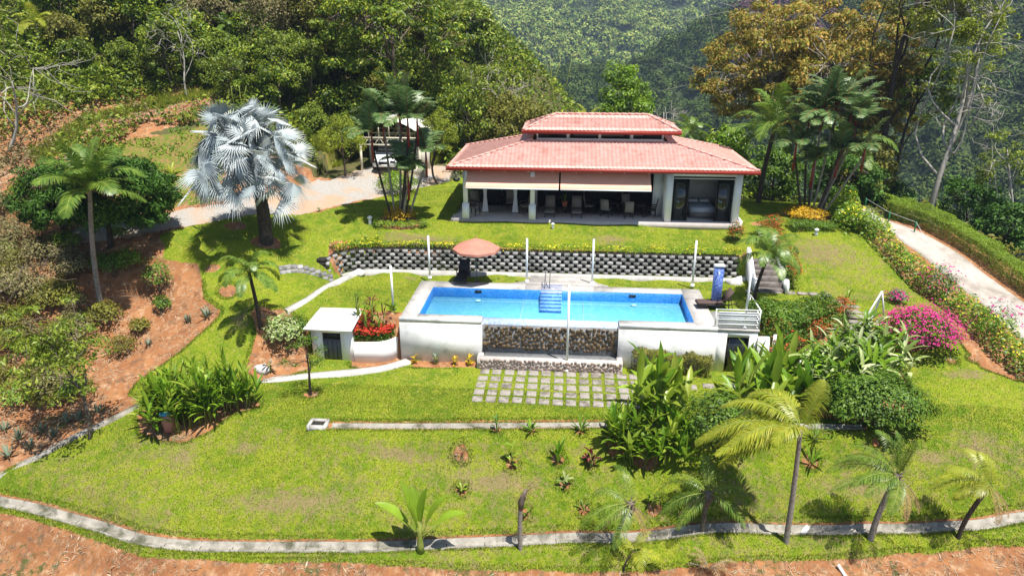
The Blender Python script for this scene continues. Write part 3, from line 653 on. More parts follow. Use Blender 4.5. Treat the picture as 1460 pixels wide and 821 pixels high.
tb = MB(); tb.box(ec0-.15, 29.0, -2.3, ec1+.2, 29.25, -1.5); tb.box(ec0-.15, 29.25, -2.3, ec0+.1, 29.6, -1.5); tb.box(ec1-.05, 29.25, -2.3, ec1+.2, 29.6, -1.5); tb.build('trough_wall', M['mortar'], pool)
tw = MB(); tw.box(ec0+.1, 29.25, -1.75, ec1-.05, 29.9, -1.62); tw.build('trough_water', M['dmortar'], pool)
cobbles(ec0-.05, ec1+.1, -2.05, -1.58, 29.0, .085, M['river'], pool, 'river_stone')
# pool steps and handrail
st = MB(); sx0, sx1 = -1.25, -.15
for i in range(6):
    st.box(sx0, 34.0-(i+1)*.3, -.5, sx1, 34.0-i*.3-(.03 if i == 0 else 0), .04-i*.075)
st.build('pool_step', M['crest'], pool)
st = MB()
for i in range(6): st.box(sx0+.005, 34.0-(i+1)*.3-.004, -.45, sx1-.005, 34.0-(i+1)*.3+.06, .043-i*.075)
st.box(sx0, 34.03, zt, sx1, 34.1, zt+.006); st.box(sx0, 34.3, zt, sx1, 34.42, zt+.006); st.box(sx0, 34.6, zt, sx1, 34.72, zt+.006)
st.build('step_riser', M['bluetile'], pool)
hr = MB()
for x in (-1.05, -.8): hr.tube([(x, 35.0, .1), (x, 35.0, .75), (x, 34.85, .9), (x, 34.55, .85), (x, 34.3, .5), (x, 34.2, .1)], .022, 8)
hr.build('handrail', M['doorgrey'], pool, smooth=True)
for x in (-4.55, 3.5): sk = MB(); sk.box(x-.18, 33.955, -.16, x+.18, 33.966, -.02); sk.build('skimmer', M['black'], pool)
for x in (-4.5, 3.55): sk = MB(); sk.cyl(x, 33.5, -.42, -.40, .14, 12); sk.build('pool_light', M['white'], pool)

# pump room with railing at the right end
pr = thing('pump_room', (8, 30, -2.1), 'white pump room under a railed platform with a dark glass door', 'pump room', world=True)
wl = MB(); wl.box(7.01, 29.62, -2.35, 7.45, 29.8, -.03); wl.box(8.45, 29.62, -2.35, 8.8, 29.8, -.03); wl.box(7.45, 29.62, -.3, 8.45, 29.8, -.03); wl.box(8.6, 29.8, -2.35, 8.8, 31.6, -.03); wl.box(7.01, 31.5, -2.3, 8.6, 31.6, -.03)
wl.build('wall', M['white'], pr)
wl = MB(); wl.box(7.005, 29.6, -.03, 8.85, 31.7, .098); wl.build('platform', M['concrete'], pr)
dr = MB(); dr.box(7.45, 29.7, -2.2, 8.45, 29.74, -.3); d = dr.build('door', M['glass'], pr)
dr = MB(); dr.box(7.45, 29.66, -2.2, 7.5, 29.699, -.3); dr.box(8.4, 29.66, -2.2, 8.45, 29.699, -.3); dr.box(7.5, 29.66, -.36, 8.4, 29.699, -.3); dr.box(7.5, 29.66, -1.3, 8.4, 29.699, -1.25); dr.build('frame', M['frame'], d)
rl = MB()
for x in (6.85, 8.8): rl.bar((x, 29.66, .1), (x, 29.66, 1.05), .05)
rl.bar((8.8, 31.6, .1), (8.8, 31.6, 1.05), .05)
for z in (.32, .55, .78, 1.03): rl.bar((6.875, 29.66, z), (8.775, 29.66, z), .04); rl.bar((8.8, 29.69, z), (8.8, 31.575, z), .04)
rl.build('railing', M['white_metal'], pr)
rl = MB(); rl.box(7.0, 29.72, .105, 8.7, 29.735, .9); rl.build('railing_panel', M['white'], pr)
# white stair walls beside it
sw = thing('garden_stair', (9.3, 30, -2.1), 'white walled garden stair going down beside the pump room', 'stairs', world=True)
def wallpoly(mb, pts, y, th):       # pts (x,z) outline extruded in y
    V = [(x, y, z) for x, z in pts]+[(x, y+th, z) for x, z in pts]; n = len(pts)
    mb.add(V, [tuple(range(n)), tuple(range(n, 2*n))[::-1]]+[(i, n+i, n+(i+1) % n, (i+1) % n) for i in range(n)])
wl = MB()
a, c = P(1062, 538, -2.1), P(1150, 520, -1.9)
wallpoly(wl, [(8.82,-2.3),(9.55,-2.3),(9.5,-1.55),(9.35,-.9),(9.3,-.2),(8.82,-.2)], 29.45, .16)
wallpoly(wl, [(9.56,-2.3),(11.4,-2.3),(11.35,-1.5),(10.6,-1.45),(9.95,-1.5),(9.75,-1.2),(9.7,-.2),(9.56,-.2)], 29.75, .16)
wl.build('side_wall', M['white'], sw)
wl = MB()
for i in range(7): wl.box(9.0, 28.2+i*.3, -2.4, 9.5, 28.5+i*.3, -1.95+i*.2)
wl.build('step', M['step'], sw)
# blue tiled pillar
pl = MB(); pc = P(1020, 437, .1); pl.box(pc[0]-.22, pc[1]-.05, .1, pc[0]+.22, pc[1]+.2, 2.15)
sp_ = thing('shower_pillar', (pc[0], pc[1], .1), 'square pillar clad in blue mosaic tiles at the right end of the pool', 'shower', world=True)
pl.build('tiled_pillar', M['bluetile'], sp_); pl = MB(); pl.box(pc[0]-.24, pc[1]-.07, 2.151, pc[0]+.24, pc[1]+.22, 2.25); pl.build('cap', M['white'], sp_)
pl = MB(); pl.tube([(pc[0]-.05, pc[1]-.05, 1.9), (pc[0]-.05, pc[1]-.2, 1.95), (pc[0]-.05, pc[1]-.3, 1.85)], .02, 6); pl.build('shower_head', M['white_metal'], sp_)

# poles of the shade net
pole_names = {615:'white pole on the pool lawn beside the terracotta parasol',751:'white pole on the lawn edge left of the pool steps',842:'white pole on the lawn just right of the pool steps',987:'white pole on the lawn near the right end of the block wall',
 559:'white pole on the lawn left of the pool by the burgundy plants',808:'tall white pole standing in front of the dark cobble wall',1061:'tall white pole at the corner of the railed platform'}
for (u, vt, vb, z, y) in [(613,336,397,.05,None),(751,340,402,.1,None),(844,341,405,.05,None),(987,343,408,.05,None),(561,379,444,-.05,None),(808,406,529,-2.06,None),(1061,372,467,.1,29.75)]:
    b0 = P(u, vb, z) if y is None else PY(u, vb, y); key = min(pole_names, key=lambda k_: abs(k_-u)); h = top_h(b0, vt)
    p = thing('shade_net_pole', b0, pole_names[key], 'pole', 'white poles round the pool', world=True)
    mb = MB(); mb.cyl(b0[0], b0[1], b0[2], b0[2]+h, .055 if u != 1061 else .05, 10); mb.build('pole', M['white_metal'], p, smooth=False)
    mb = MB(); mb.cyl(b0[0], b0[1], b0[2]-.02, b0[2]+.12, .13, 12, r2=.10); mb.build('footing', M['white'], p)
    mb = MB(); mb.tube([(b0[0], b0[1], b0[2]+h-.1), (b0[0]-.08, b0[1], b0[2]+h-.1)], .015, 6); mb.build('hook', M['doorgrey'], p)

# pavers
pv = []
def paver(x, y, z, w, d, rz, label, group):
    mb = MB(); j = lambda: random.uniform(-.018, .018)
    mb.cbox(-w/2+j(), -d/2+j(), -.06, w/2+j(), d/2+j(), .035, .012)
    o = mb.build('paving_stone', M['paver'], loc=(x, y, z)); o.rotation_euler = (random.uniform(-.015, .015), random.uniform(-.015, .015), rz+random.uniform(-.03, .03))
    tag(o, label, 'paving stone', group); return o
for r in range(5):
    for c in range(13):
        x = -3.62+c*.575; y = 28.75-r*.68; paver(x, y, float(HZ([(x, y)])[0])+.005, .42, .46, 0, 'square grey stone in the grid of pavers set in the lawn below the pool', 'square paving stones in the lawn below the pool')
for u, v in [(966,553),(985,554),(1010,552),(1040,552)]:
    q = GB(u, v); paver(q[0], q[1], q[2]+.005, .5, .42, 0, 'grey stepping stone in the lawn between the paver grid and the big leaved clump', 'stepping stones right of the paver grid')
for i, (u, v) in enumerate([(1070,417),(1088,417),(1106,418),(1126,419),(1144,420),(1160,421),(1178,423)]):
    q = GB(u, v); paver(q[0], q[1], q[2]+.005, .5, .35, 0, 'grey stepping stone on the lawn at the foot of the stone stairs', 'stepping stones at the foot of the stairs')
for i, (u, v) in enumerate([(1200,431),(1211,437),(1218,445),(1223,453),(1225,462),(1222,471),(1216,480),(1208,489)]):
    q = GB(u, v); paver(q[0], q[1], q[2]+.02, .95, .42, .25-.12*i, 'dark grey slab of the path curving down behind the red flowering hedge', 'slabs of the curving path')

# stone stairs
ss = thing('stone_stair', (10.9, 35.5, 0), 'dark stone stairs climbing between white side walls beside the red flowering hedge', 'stairs', world=True)
for i in range(6):
    mb = MB(); mb.cbox(10.0, 34.7+i*.36, -.3+i*.2, 11.35, 35.1+i*.36, .2+i*.2, .02); mb.build('step', M['step'], ss)
def stairwall(xx):
    mb = MB(); pts = [(34.55,-.2),(34.55,.45),(34.75,.75),(35.2,.65),(36.8,1.75),(37.1,1.75),(37.1,-.2)]; n = len(pts)
    mb.add([(xx, y, z) for y, z in pts]+[(xx+.14, y, z) for y, z in pts], [tuple(range(n)), tuple(range(n, 2*n))[::-1]]+[(i, n+i, n+(i+1) % n, (i+1) % n) for i in range(n)])
    mb.build('side_wall', M['white'], ss)
stairwall(9.82); stairwall(11.38)

# ================================================================ SHED, PLANTER
sh = thing('garden_shed', (-10.6, 30, -2.1), 'small white garden shed with a flat white roof and dark grey door', 'shed', world=True)
a = P(434, 531, -2.1); c = P(495, 530, -2.1); X0, X1, Y0 = a[0], c[0], 29.3; Y1 = 31.0; Zr = -.42
wl = MB(); wl.box(X0, Y0, -2.3, X0+.52, Y0+.15, Zr-.01); wl.box(X1-.55, Y0, -2.3, X1, Y0+.15, Zr-.01); wl.box(X0+.52, Y0, -.62, X1-.55, Y0+.15, Zr-.01)
wl.box(X0, Y0+.15, -2.3, X0+.12, Y1, Zr-.01); wl.box(X1-.12, Y0+.15, -2.3, X1, Y1, Zr-.01); wl.box(X0+.12, Y1-.12, -2.3, X1-.12, Y1, Zr-.01); wl.build('wall', M['white'], sh)
wl = MB(); wl.add([(X0-.25, Y0-.3, Zr), (X1+.12, Y0-.3, Zr), (X1+.12, Y1+.15, Zr+.25), (X0-.1, Y1+.15, Zr+.25), (X0-.25, Y0-.3, Zr+.10), (X1+.12, Y0-.3, Zr+.10), (X1+.12, Y1+.15, Zr+.35), (X0-.1, Y1+.15, Zr+.35)], np.array([(0,3,2,1),(4,5,6,7),(0,1,5,4),(1,2,6,5),(2,3,7,6),(3,0,4,7)])); wl.build('roof', M['white'], sh)
dr = MB(); dx0, dx1 = X0+.52, X1-.55
for k in range(4):
    w = (dx1-dx0)/4; dr.box(dx0+k*w+.015, Y0+.04, -2.08, dx0+(k+1)*w-.015, Y0+.07, -1.02)
dr.box(dx0, Y0+.07, -2.1, dx1, Y0+.1, -.98); d = dr.build('door', M['doorgrey'], sh)
dr = MB(); dr.box(dx0+.02, Y0+.10, -.96, dx1-.02, Y0+.12, -.64); dr.build('transom_grille', M['black'], sh)
pp = thing('flower_planter', (-8.4, 29.9, -2.1), 'curved white planter wall between the shed and the pool', 'planter', world=True)
pl_ = spline(np.array([(X1+.02, 29.35), (-9.4, 29.35), (-8.7, 29.4), (-8.2, 29.65), (-7.9, 30.1), (-7.76, 30.6)]), .15)
tg = nrm(np.gradient(pl_, axis=0)); nr = np.c_[-tg[:, 1], tg[:, 0]]; zt_ = np.linspace(-1.15, -1.0, len(pl_))
mb = MB(); V = []
for p, n_, zz in zip(pl_, nr, zt_): V += [(*p, -2.3), (*p, zz), (*(p+n_*.14), zz), (*(p+n_*.14), -2.3)]
k = len(pl_); i = np.arange(k-1)[:, None]*4; j = np.arange(4)[None]; j2 = (j+1) % 4
mb.add(V, np.stack([i+j, i+4+j, i+4+j2, i+j2], -1).reshape(-1, 4)); mb.build('wall', M['white'], pp)
mb = MB(); mb.prism([tuple(p) for p in (pl_+nr*.14)]+[(-7.76, 31.2), (X1+.02, 31.2)], -2.3, [-1.25]*len(pl_)+[-.5, -.5]); mb.build('bed_soil', M['soil'], pp)
# drain box
db = MB(); q = P(454, 606, -2.1)
for a_ in ((-.38,-.3,-.28,.3),(.28,-.3,.38,.3),(-.28,-.3,.28,-.2),(-.28,.2,.28,.3)): db.box(q[0]+a_[0], q[1]+a_[1], -2.3, q[0]+a_[2], q[1]+a_[3], -1.96)
t_ = thing('drain_box', (q[0], q[1], -2.1), 'square open concrete drain box at the left end of the lawn channel', 'drain', world=True); db.build('rim', M['concrete'], t_)
db = MB(); db.box(q[0]-.28, q[1]-.2, -2.3, q[0]+.28, q[1]+.2, -2.03); db.build('pit', M['dark'], t_)
for u, v, r, lab in [(1147,756,.10,'short white drain pipe lying in the concrete gutter'), (1190,816,.06,'white pipe end poking out of the soil bank at the bottom')]:
    q = GB(u, v); mb = MB(); a_ = np.arange(16)*2*PI/16
    L = .45; dirv = np.array([-.55,-.7,-.15]) if r > .08 else np.array([.5,-.8,-.6]); dirv = nrm(dirv); s0 = q+np.array([.15,.2,.22])
    mb.tube([s0, s0+dirv*L], r, 14, cap=False); mb.tube([s0, s0+dirv*L], r*.82, 14, cap=True, m=1); o = mb.build('drain_pipe', [M['white_metal'], M['dark']], origin=s0); tag(o, lab, 'pipe')

# ================================================================ HOUSE
hs = thing('house', (1.7, 43, 2.2), 'single storey white villa with a pink tiled roof and open terrace', 'house', world=True)
FZ = 2.3; YF = 39.75; EZ = 5.42
def XU(u, v, y): return float(PY(u, v, y)[0])
xl = XU(643, 312, YF); xr = XU(1041, 318, YF)
mb = MB(); mb.box(xl, YF, 1.9, xr, 43.2, FZ); mb.box(xr, YF+.35, 1.9, xr+.5, 44, FZ-.02); mb.build('terrace_floor', M['tilefloor'], hs)
mb = MB(); mb.box(xr+.5, YF-.1, 1.9, xr+.66, 43, FZ+.22); mb.box(xr+.02, YF-.1, 1.9, xr+.5, YF+.06, FZ+.02); mb.build('kerb_wall', M['white'], hs)
WX0 = XU(664, 300, 40.2); PX1 = XU(948, 300, 40.0); PX2 = XU(957, 300, 40.0); PX3 = XU(1045, 300, 40.0); PX4 = XU(1054, 300, 40.0); AX = XU(928, 300, 42)
mb = MB()
mb.box(PX1, 39.95, FZ, PX2, 43.2, 5.3); mb.box(PX3, 39.95, FZ, PX4, 43.2, 5.3); mb.box(PX2, 39.95, 5.0, PX3, 40.12, 5.3)
mb.box(-2.3, 43.2, FZ, -1.9, 43.4, 5.3); mb.box(WX0+.1, 43.2, 4.9, PX1, 43.4, 5.3)
mb.box(WX0+.1, 43.4, 2, WX0+.3, 46.8, 5.3); mb.box(PX4-.2, 43.2, 2, PX4, 46.8, 5.3); mb.box(WX0+.3, 46.6, 2, PX4-.2, 46.8, 5.3)
mb.box(AX, 41.6, FZ, PX1, 41.75, 5.3)
mb.build('wall', M['white'], hs)
mb = MB(); mb.box(PX2, 43.2, FZ, PX3, 43.3, 5.0); mb.build('bedroom_back_wall', M['panel'], hs)
for u in (664.5, 759):
    x = XU(u, 300, 40.0); c = MB(); c.box(x-.13, 39.85, FZ+.9, x+.13, 40.11, 5.3); c.box(x-.2, 39.78, FZ, x+.2, 40.18, FZ+.9); c.build('column', M['white'], hs)
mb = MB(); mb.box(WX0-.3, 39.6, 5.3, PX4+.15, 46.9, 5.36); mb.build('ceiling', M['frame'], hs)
# sliding doors
for (xa, xb, y, za, zb, nm) in [(PX2+.03, XU(980,300,40.3), 40.3, FZ, 4.9, 'sliding_door'), (XU(1019,300,40.3), PX3-.03, 40.3, FZ, 4.9, 'sliding_door'), (-6.0, -4.2, 43.25, FZ, 4.9, 'sliding_door'), (-4.15, -2.35, 43.25, FZ, 4.9, 'sliding_door'), (-1.9, 1.0, 43.25, FZ, 4.9, 'sliding_door'), (1.05, 3.4, 43.25, FZ, 4.9, 'sliding_door'), (3.45, PX1-.05, 43.25, FZ, 4.9, 'sliding_door')]:
    g = MB(); g.box(xa+.06, y, za, xb-.06, y+.02, zb-.08); d = g.build(nm, M['glass'], hs)
    g = MB(); g.box(xa, y-.03, za, xa+.06, y+.05, zb); g.box(xb-.06, y-.03, za, xb, y+.05, zb); g.box(xa+.06, y-.03, zb-.08, xb-.06, y+.05, zb); g.build('frame', M['frame'], d)
mb = MB(); mb.box(PX2+.05, 40.15, 4.88, PX3-.05, 40.28, 4.98); mb.build('door_track', M['frame'], hs)
mb = MB(); mb.box(PX2+.02, 39.9, 4.86, PX3-.02, 39.94, 4.90); mb.build('blind_rail', M['white_metal'], hs)
# curtains
for u in (692, 735):
    x = XU(u, 290, 41.3); V = []; k = 14
    for i in range(k):
        for z, s_ in ((FZ+.05, 1.), (3.3, .45), (4.9, .9)): V.append((x+(i/k-.5)*.42*s_, 41.3+.05*math.sin(i*2.1), z))
    q_ = [(i*3+j, (i+1)*3+j, (i+1)*3+j+1, i*3+j+1) for i in range(k-1) for j in range(2)]; mb = MB(); mb.add(V, q_); o = mb.build('curtain', M['white'], hs)
# roof
RX0, RX1, RY0, RY1 = XU(637, 240, 39.3), XU(1083, 248, 39.3), 39.3, 47.1
def roof_face(mb, A, B, C, D, pitch=.235, row=.36):
    """tiles on the plane A-B (eave) to D-C (top): barrel profile across, steps along the slope"""
    A, B, C, D = [np.array(p, float) for p in (A, B, C, D)]
    ex = nrm(B-A); n = nrm(np.cross(ex, D-A)); 
    if n[2] < 0: n = -n
    up = np.cross(n, ex); up = up if up[2] > 0 else -up
    Ls = (D-A)@up; nr_ = max(int(Ls/row), 1); wid = (B-A)@ex; xd, xc = (D-A)@ex, (C-A)@ex
    s = np.arange(0, wid+.01, pitch/4)
    prof = .035*np.abs(np.sin(PI*s/pitch))**.8
    V = []; Qs = []; m_ = len(s)
    for r in range(nr_):
        for f, lift in ((r/nr_, .05), ((r+1)/nr_, 0.)):
            xa, xb = xd*f, wid+(xc-wid)*f; xs_ = np.clip(s, xa, xb)
            V.append(A+xs_[:, None]*ex+up*Ls*f+n*(prof+lift)[:, None])
    V = np.concatenate(V); rows_ = 2*nr_; i = np.arange(rows_-1)[:, None]*m_; j = np.arange(m_-1)[None]
    q = np.stack([i+j, i+j+1, i+m_+j+1, i+m_+j], -1).reshape(-1, 4)
    a = V[q]; ar = np.linalg.norm(np.cross(a[:, 2]-a[:, 0], a[:, 3]-a[:, 1]), axis=1); mb.add(V, q[ar > 1e-5])
def hip_roof(x0, x1, y0, y1, z0, tx0, tx1, ty0, ty1, z1, par, nm, thick=.12):
    e = [(x0,y0,z0),(x1,y0,z0),(x1,y1,z0),(x0,y1,z0)]; tp = [(tx0,ty0,z1),(tx1,ty0,z1),(tx1,ty1,z1),(tx0,ty1,z1)]
    mb = MB()
    for k in range(4):
        j = (k+1) % 4; roof_face(mb, e[k], e[j], tp[j], tp[k])
    r = mb.build(nm, M['roof'], par)
    for k in range(4):
        cp = MB(); a, b_ = np.array(e[k])+(0, 0, .05), np.array(tp[k])+(0, 0, .05); n = int(np.linalg.norm(b_-a)/.38)
        for i in range(n):
            p, q = a+(b_-a)*i/n, a+(b_-a)*(i+1.08)/n; cp.tube([p+(0, 0, .025), q], [.085, .065], 8)
        cp.build('hip_ridge', M['roof'], par)
    if abs(ty1-ty0) < .3:
        cp = MB(); a, b_ = np.array([tx0, (ty0+ty1)/2, z1+.06]), np.array([tx1, (ty0+ty1)/2, z1+.06]); n = int((tx1-tx0)/.38)
        for i in range(n): cp.tube([a+(b_-a)*i/n+(0, 0, .02), a+(b_-a)*(i+1.08)/n], [.085, .065], 8)
        cp.build('top_ridge', M['roof'], par)
    fs = MB()
    fs.box(x0, y0-.05, z0-.16, x1, y0, z0+.03); fs.box(x0, y1, z0-.16, x1, y1+.05, z0+.03); fs.box(x0-.05, y0-.05, z0-.16, x0-.002, y1+.05, z0+.03); fs.box(x1+.002, y0-.05, z0-.16, x1+.05, y1+.05, z0+.03)
    fs.build('fascia', M['fascia'], par)
    so = MB(); so.box(x0+.002, y0+.002, z0-.06, x1-.002, y1-.002, z0-.03); so.build('soffit', M['white'], par)
    return r
CX0, CX1, CY0, CY1 = XU(765, 200, 42.2), XU(946, 202, 42.2), 42.2, 44.2
hip_roof(RX0, RX1, RY0, RY1, EZ, CX0-.25, CX1+.25, CY0-.15, CY1+.15, 6.62, hs, 'roof')
mb = MB(); mb.box(CX0, CY0, 6.4, CX1, CY0+.08, 6.72); mb.box(CX0, CY0, 7.1, CX1, CY0+.08, 7.22)
for k in range(5):
    x = CX0+(CX1-CX0)*k/4; mb.box(max(x-.09, CX0), CY0-.003, 6.72, min(x+.09, CX1), CY0+.083, 7.1)
mb.box(CX0, CY1-.08, 6.4, CX1, CY1, 7.22); mb.box(CX0-.002, CY0+.09, 6.4, CX0+.08, CY1-.09, 7.22); mb.box(CX1-.08, CY0+.09, 6.4, CX1+.002, CY1-.09, 7.22)
mb.build('clerestory_wall', M['white'], hs)
mb = MB(); mb.box(CX0+.09, CY0+.3, 6.5, CX1-.09, CY0+.35, 7.2); mb.build('clerestory_glass', M['glass'], hs)
TX0, TX1 = XU(745, 183, 41.7), XU(971, 186, 41.7)
hip_roof(TX0, TX1, 41.65, 44.8, 7.22, XU(792, 163, 43.2), XU(924, 166, 43.2), 43.15, 43.25, 7.98, hs, 'clerestory_roof')
# rafters under the eave + awnings
for k in range(13):
    mb = MB(); x = RX0+.6+k*(RX1-RX0-1.2)/12; mb.box(x-.04, 39.32, EZ-.2, x+.04, 39.95, EZ-.065); mb.build('rafter', M['white'], hs)
def awning(ua, ub):
    xa, xb = XU(ua, 268, 39.15), XU(ub, 268, 39.15); V = []; k = 24
    prof = [(40.15, 5.08), (39.8, 4.82), (39.45, 4.58), (39.15, 4.42), (39.14, 4.28)]
    mb = MB()
    for i in range(k+1):
        for y, z in prof: V.append((xa+(xb-xa)*i/k, y, z-.02*math.sin(i/k*PI)))
    n = len(prof); ii = np.arange(k)[:, None]*n; j = np.arange(n-1)[None]; mb.add(V, np.stack([ii+j, ii+n+j, ii+n+j+1, ii+j+1], -1).reshape(-1, 4)[:, ::-1])
    a = mb.build('awning', M['awning'], hs)
    mb = MB(); mb.box(xa, 39.95, 5.1, xb, 40.2, 5.28); mb.build('awning_hood', M['awningdark'], a)
    mb = MB(); mb.bar((xa, 39.12, 4.28), (xb, 39.12, 4.28), .06); mb.build('front_rail', M['white_metal'], a)
    mb = MB()
    for x in (xa+.5, xb-.5): mb.bar((x, 40.1, 4.95), (x, 39.2, 4.3), .04)
    mb.build('folding_arm', M['white_metal'], a)
awning(664, 796.5); awning(799, 929)
# bedroom bed seen through the sliding door
bd = thing('bed', (XU(1000,300,41.3), 41.6, FZ), 'white made bed seen through the open sliding door', 'bed', world=True)
bx0, bx1 = XU(983,300,41.3), XU(1018,300,41.3)
mb = MB(); mb.box(bx0, 41.0, FZ+.05, bx1, 42.9, FZ+.35); mb.build('base', M['taupe'], bd); mb = MB(); mb.cbox(bx0, 40.95, FZ+.35, bx1, 42.9, FZ+.65, .05); mb.build('mattress', M['bed'], bd)
mb = MB(); mb.cbox(bx0+.1, 42.4, FZ+.65, (bx0+bx1)/2-.05, 42.85, FZ+.8, .05); mb.cbox((bx0+bx1)/2+.05, 42.4, FZ+.65, bx1-.1, 42.85, FZ+.8, .05); mb.build('pillow', M['white'], bd)
# ================================================================ FOLIAGE BUILDERS (local coordinates)
def rdir(n): return nrm(rng.normal(size=(n, 3)))
def perp(n, d): return nrm(d-(d*n).sum(-1, keepdims=True)*n)
def leaf_quads(mb, c, ax, nr, L, Wd, m=0):
    """diamond leaves folded a little on the midrib: centre c, long axis ax, normal nr"""
    n = len(c); L = np.broadcast_to(L, n)[:, None]; Wd = np.broadcast_to(Wd, n)[:, None]; sd = np.cross(nr, ax)
    V = np.stack([c-ax*L*.5, c+sd*Wd*.5+ax*L*.04+nr*Wd*.12, c+ax*L*.5-nr*L*.08, c-sd*Wd*.5+ax*L*.04+nr*Wd*.12], 1).reshape(-1, 3)
    mb.add(V, np.arange(n*4).reshape(n, 4), m)
def clumps(mb, cen, rad, per, L, Wd, m=0, up=.5, droop=.3, flat=.75, outw=.9):
    """leaves in balls round the centres, facing outward and up"""
    cen = np.asarray(cen, float); k = len(cen); rad = np.broadcast_to(rad, k)
    o = rdir(k*per)*(rng.random((k*per, 1))**.45); o[:, 2] *= flat
    c = np.repeat(cen, per, 0)+o*np.repeat(rad, per)[:, None]
    nr = nrm(o*outw+np.array([0, 0, up])+rdir(k*per)*.55)
    ax = perp(nr, nrm(o+rdir(k*per)*.8+np.array([0, 0, -droop])))
    s = rng.uniform(.65, 1.25, k*per); leaf_quads(mb, c, ax, nr, L*s, Wd*s, m)
def limb(mb, a, b, r0, r1, bend=.15, n=6, sides=6, m=0):
    a, b = np.asarray(a, float), np.asarray(b, float); d = np.linalg.norm(b-a); t = np.linspace(0, 1, n)[:, None]
    off = rng.normal(size=3)*bend*d*.5; off2 = rng.normal(size=3)*bend*d*.25
    p = a+(b-a)*t+off*np.sin(t*PI)+off2*np.sin(t*2*PI); mb.tube(p, np.linspace(r0, r1, n), sides, m); return p
def crown_centres(h, cr, cb, n, shell=.55, top_flat=1., lean=(0, 0)):
    d = rdir(n*2); d = d[d[:, 2] > -.75][:n]; r = shell+(1-shell)*rng.random((len(d), 1))
    c = d*r*np.array([cr, cr, (h-cb)/2*top_flat]); c[:, 2] += (h+cb)/2; c[:, :2] += np.array(lean); return c
def make_tree(name, h, cr, cb, loc, label, cat='tree', leaf='jungle', bark='bark', nc=60, per=70, cl=.9, L=.3, Wd=.13, tr=.2, group=None, shell=.55, bare=0, lean=(0, 0), rz=0, flat=.75, forks=5, up=.5, extra=None):
    t = thing(name, loc, label, cat, group, rz=rz)
    cen = crown_centres(h, cr, cb, nc, shell, lean=lean)
    tb = MB(); top = np.array([lean[0]*.7, lean[1]*.7, cb+(h-cb)*.55])
    trunk = limb(tb, (0, 0, -.3), top, tr, tr*.35, .08, 9, 9)
    fk = []
    for i in range(forks):
        j = rng.integers(3, 8); a = i*2*PI/forks+rng.uniform(-.4, .4); e = top+np.array([math.cos(a)*cr*.5, math.sin(a)*cr*.5, (h-cb)*rng.uniform(-.15, .25)])
        fk.append(limb(tb, trunk[j], e, tr*.4, tr*.15, .2, 7, 6))
    fk = np.concatenate(fk+[trunk[4:]])
    for c in cen:
        j = int(np.argmin(np.linalg.norm(fk-c, axis=1)+rng.random(len(fk))*.5)); limb(tb, fk[j], c, tr*.13, .012, .25, 5, 4)
    for _ in range(bare):
        c = crown_centres(h*1.08, cr*1.15, cb, 1, .95, lean=lean)[0:1]
        if len(c) == 0: continue
        j = int(np.argmin(np.linalg.norm(fk-c[0], axis=1))); p = limb(tb, fk[j], c[0], tr*.16, .01, .3, 7, 4)
        for _k in range(3): limb(tb, p[rng.integers(2, 6)], c[0]+rng.normal(size=3)*cr*.22, .02, .008, .3, 4, 3)
    tb.build('trunk', M[bark], t, smooth=True)
    if per:
        cb_ = MB(); clumps(cb_, cen, cl*rng.uniform(.65, 1.2, len(cen)), per, L, Wd, flat=flat, up=up); cb_.build('crown', L_[leaf], t)
    if extra:
        cb_ = MB(); k = rng.choice(len(cen), max(1, int(len(cen)*extra[1])), replace=False); clumps(cb_, cen[k], cl*1.1, extra[2], L*extra[3], Wd*extra[3]); cb_.build(extra[0], L_[extra[4]], t)
    return t
def blades(mb, base, d0, L, Wd, arch=.5, nseg=5, fold=.25, m=0, taper=.15):
    """long leaves: start at base going along d0, arch downwards; width profile lanceolate"""
    n = len(base); L = np.broadcast_to(L, n).astype(float); Wd = np.broadcast_to(Wd, n); arch = np.broadcast_to(arch, n)
    d0 = nrm(d0); side = np.cross(d0, (0, 0, 1.)); side = np.where(np.linalg.norm(side, axis=1, keepdims=True) < .15, rdir(n), side); side = nrm(side-(side*d0).sum(1, keepdims=True)*d0)
    p = base.copy(); d = d0.copy(); V = []
    for i in range(nseg+1):
        t = i/nseg; w = (math.sin(PI*min(1, t*.92+.08))**.7)*Wd*.5 if i < nseg else Wd*.02
        w = np.broadcast_to(w, n)[:, None]; nn = nrm(np.cross(side, d)); up = nn*(w*fold*2)
        V += [p-side*w+up, p.copy(), p+side*w+up]
        p = p+d*(L/nseg)[:, None]; d = nrm(d+np.array([0, 0, -1.])*(arch/nseg)[:, None]*(0.6+1.2*t))
    V = np.stack(V, 1); k = (nseg+1)*3; b0 = np.arange(n)[:, None]*k; q = []
    for i in range(nseg):
        for j in (0, 1): q.append(np.stack([b0[:, 0]+i*3+j, b0[:, 0]+i*3+j+1, b0[:, 0]+(i+1)*3+j+1, b0[:, 0]+(i+1)*3+j], 1))
    mb.add(V.reshape(-1, 3), np.concatenate(q), m)
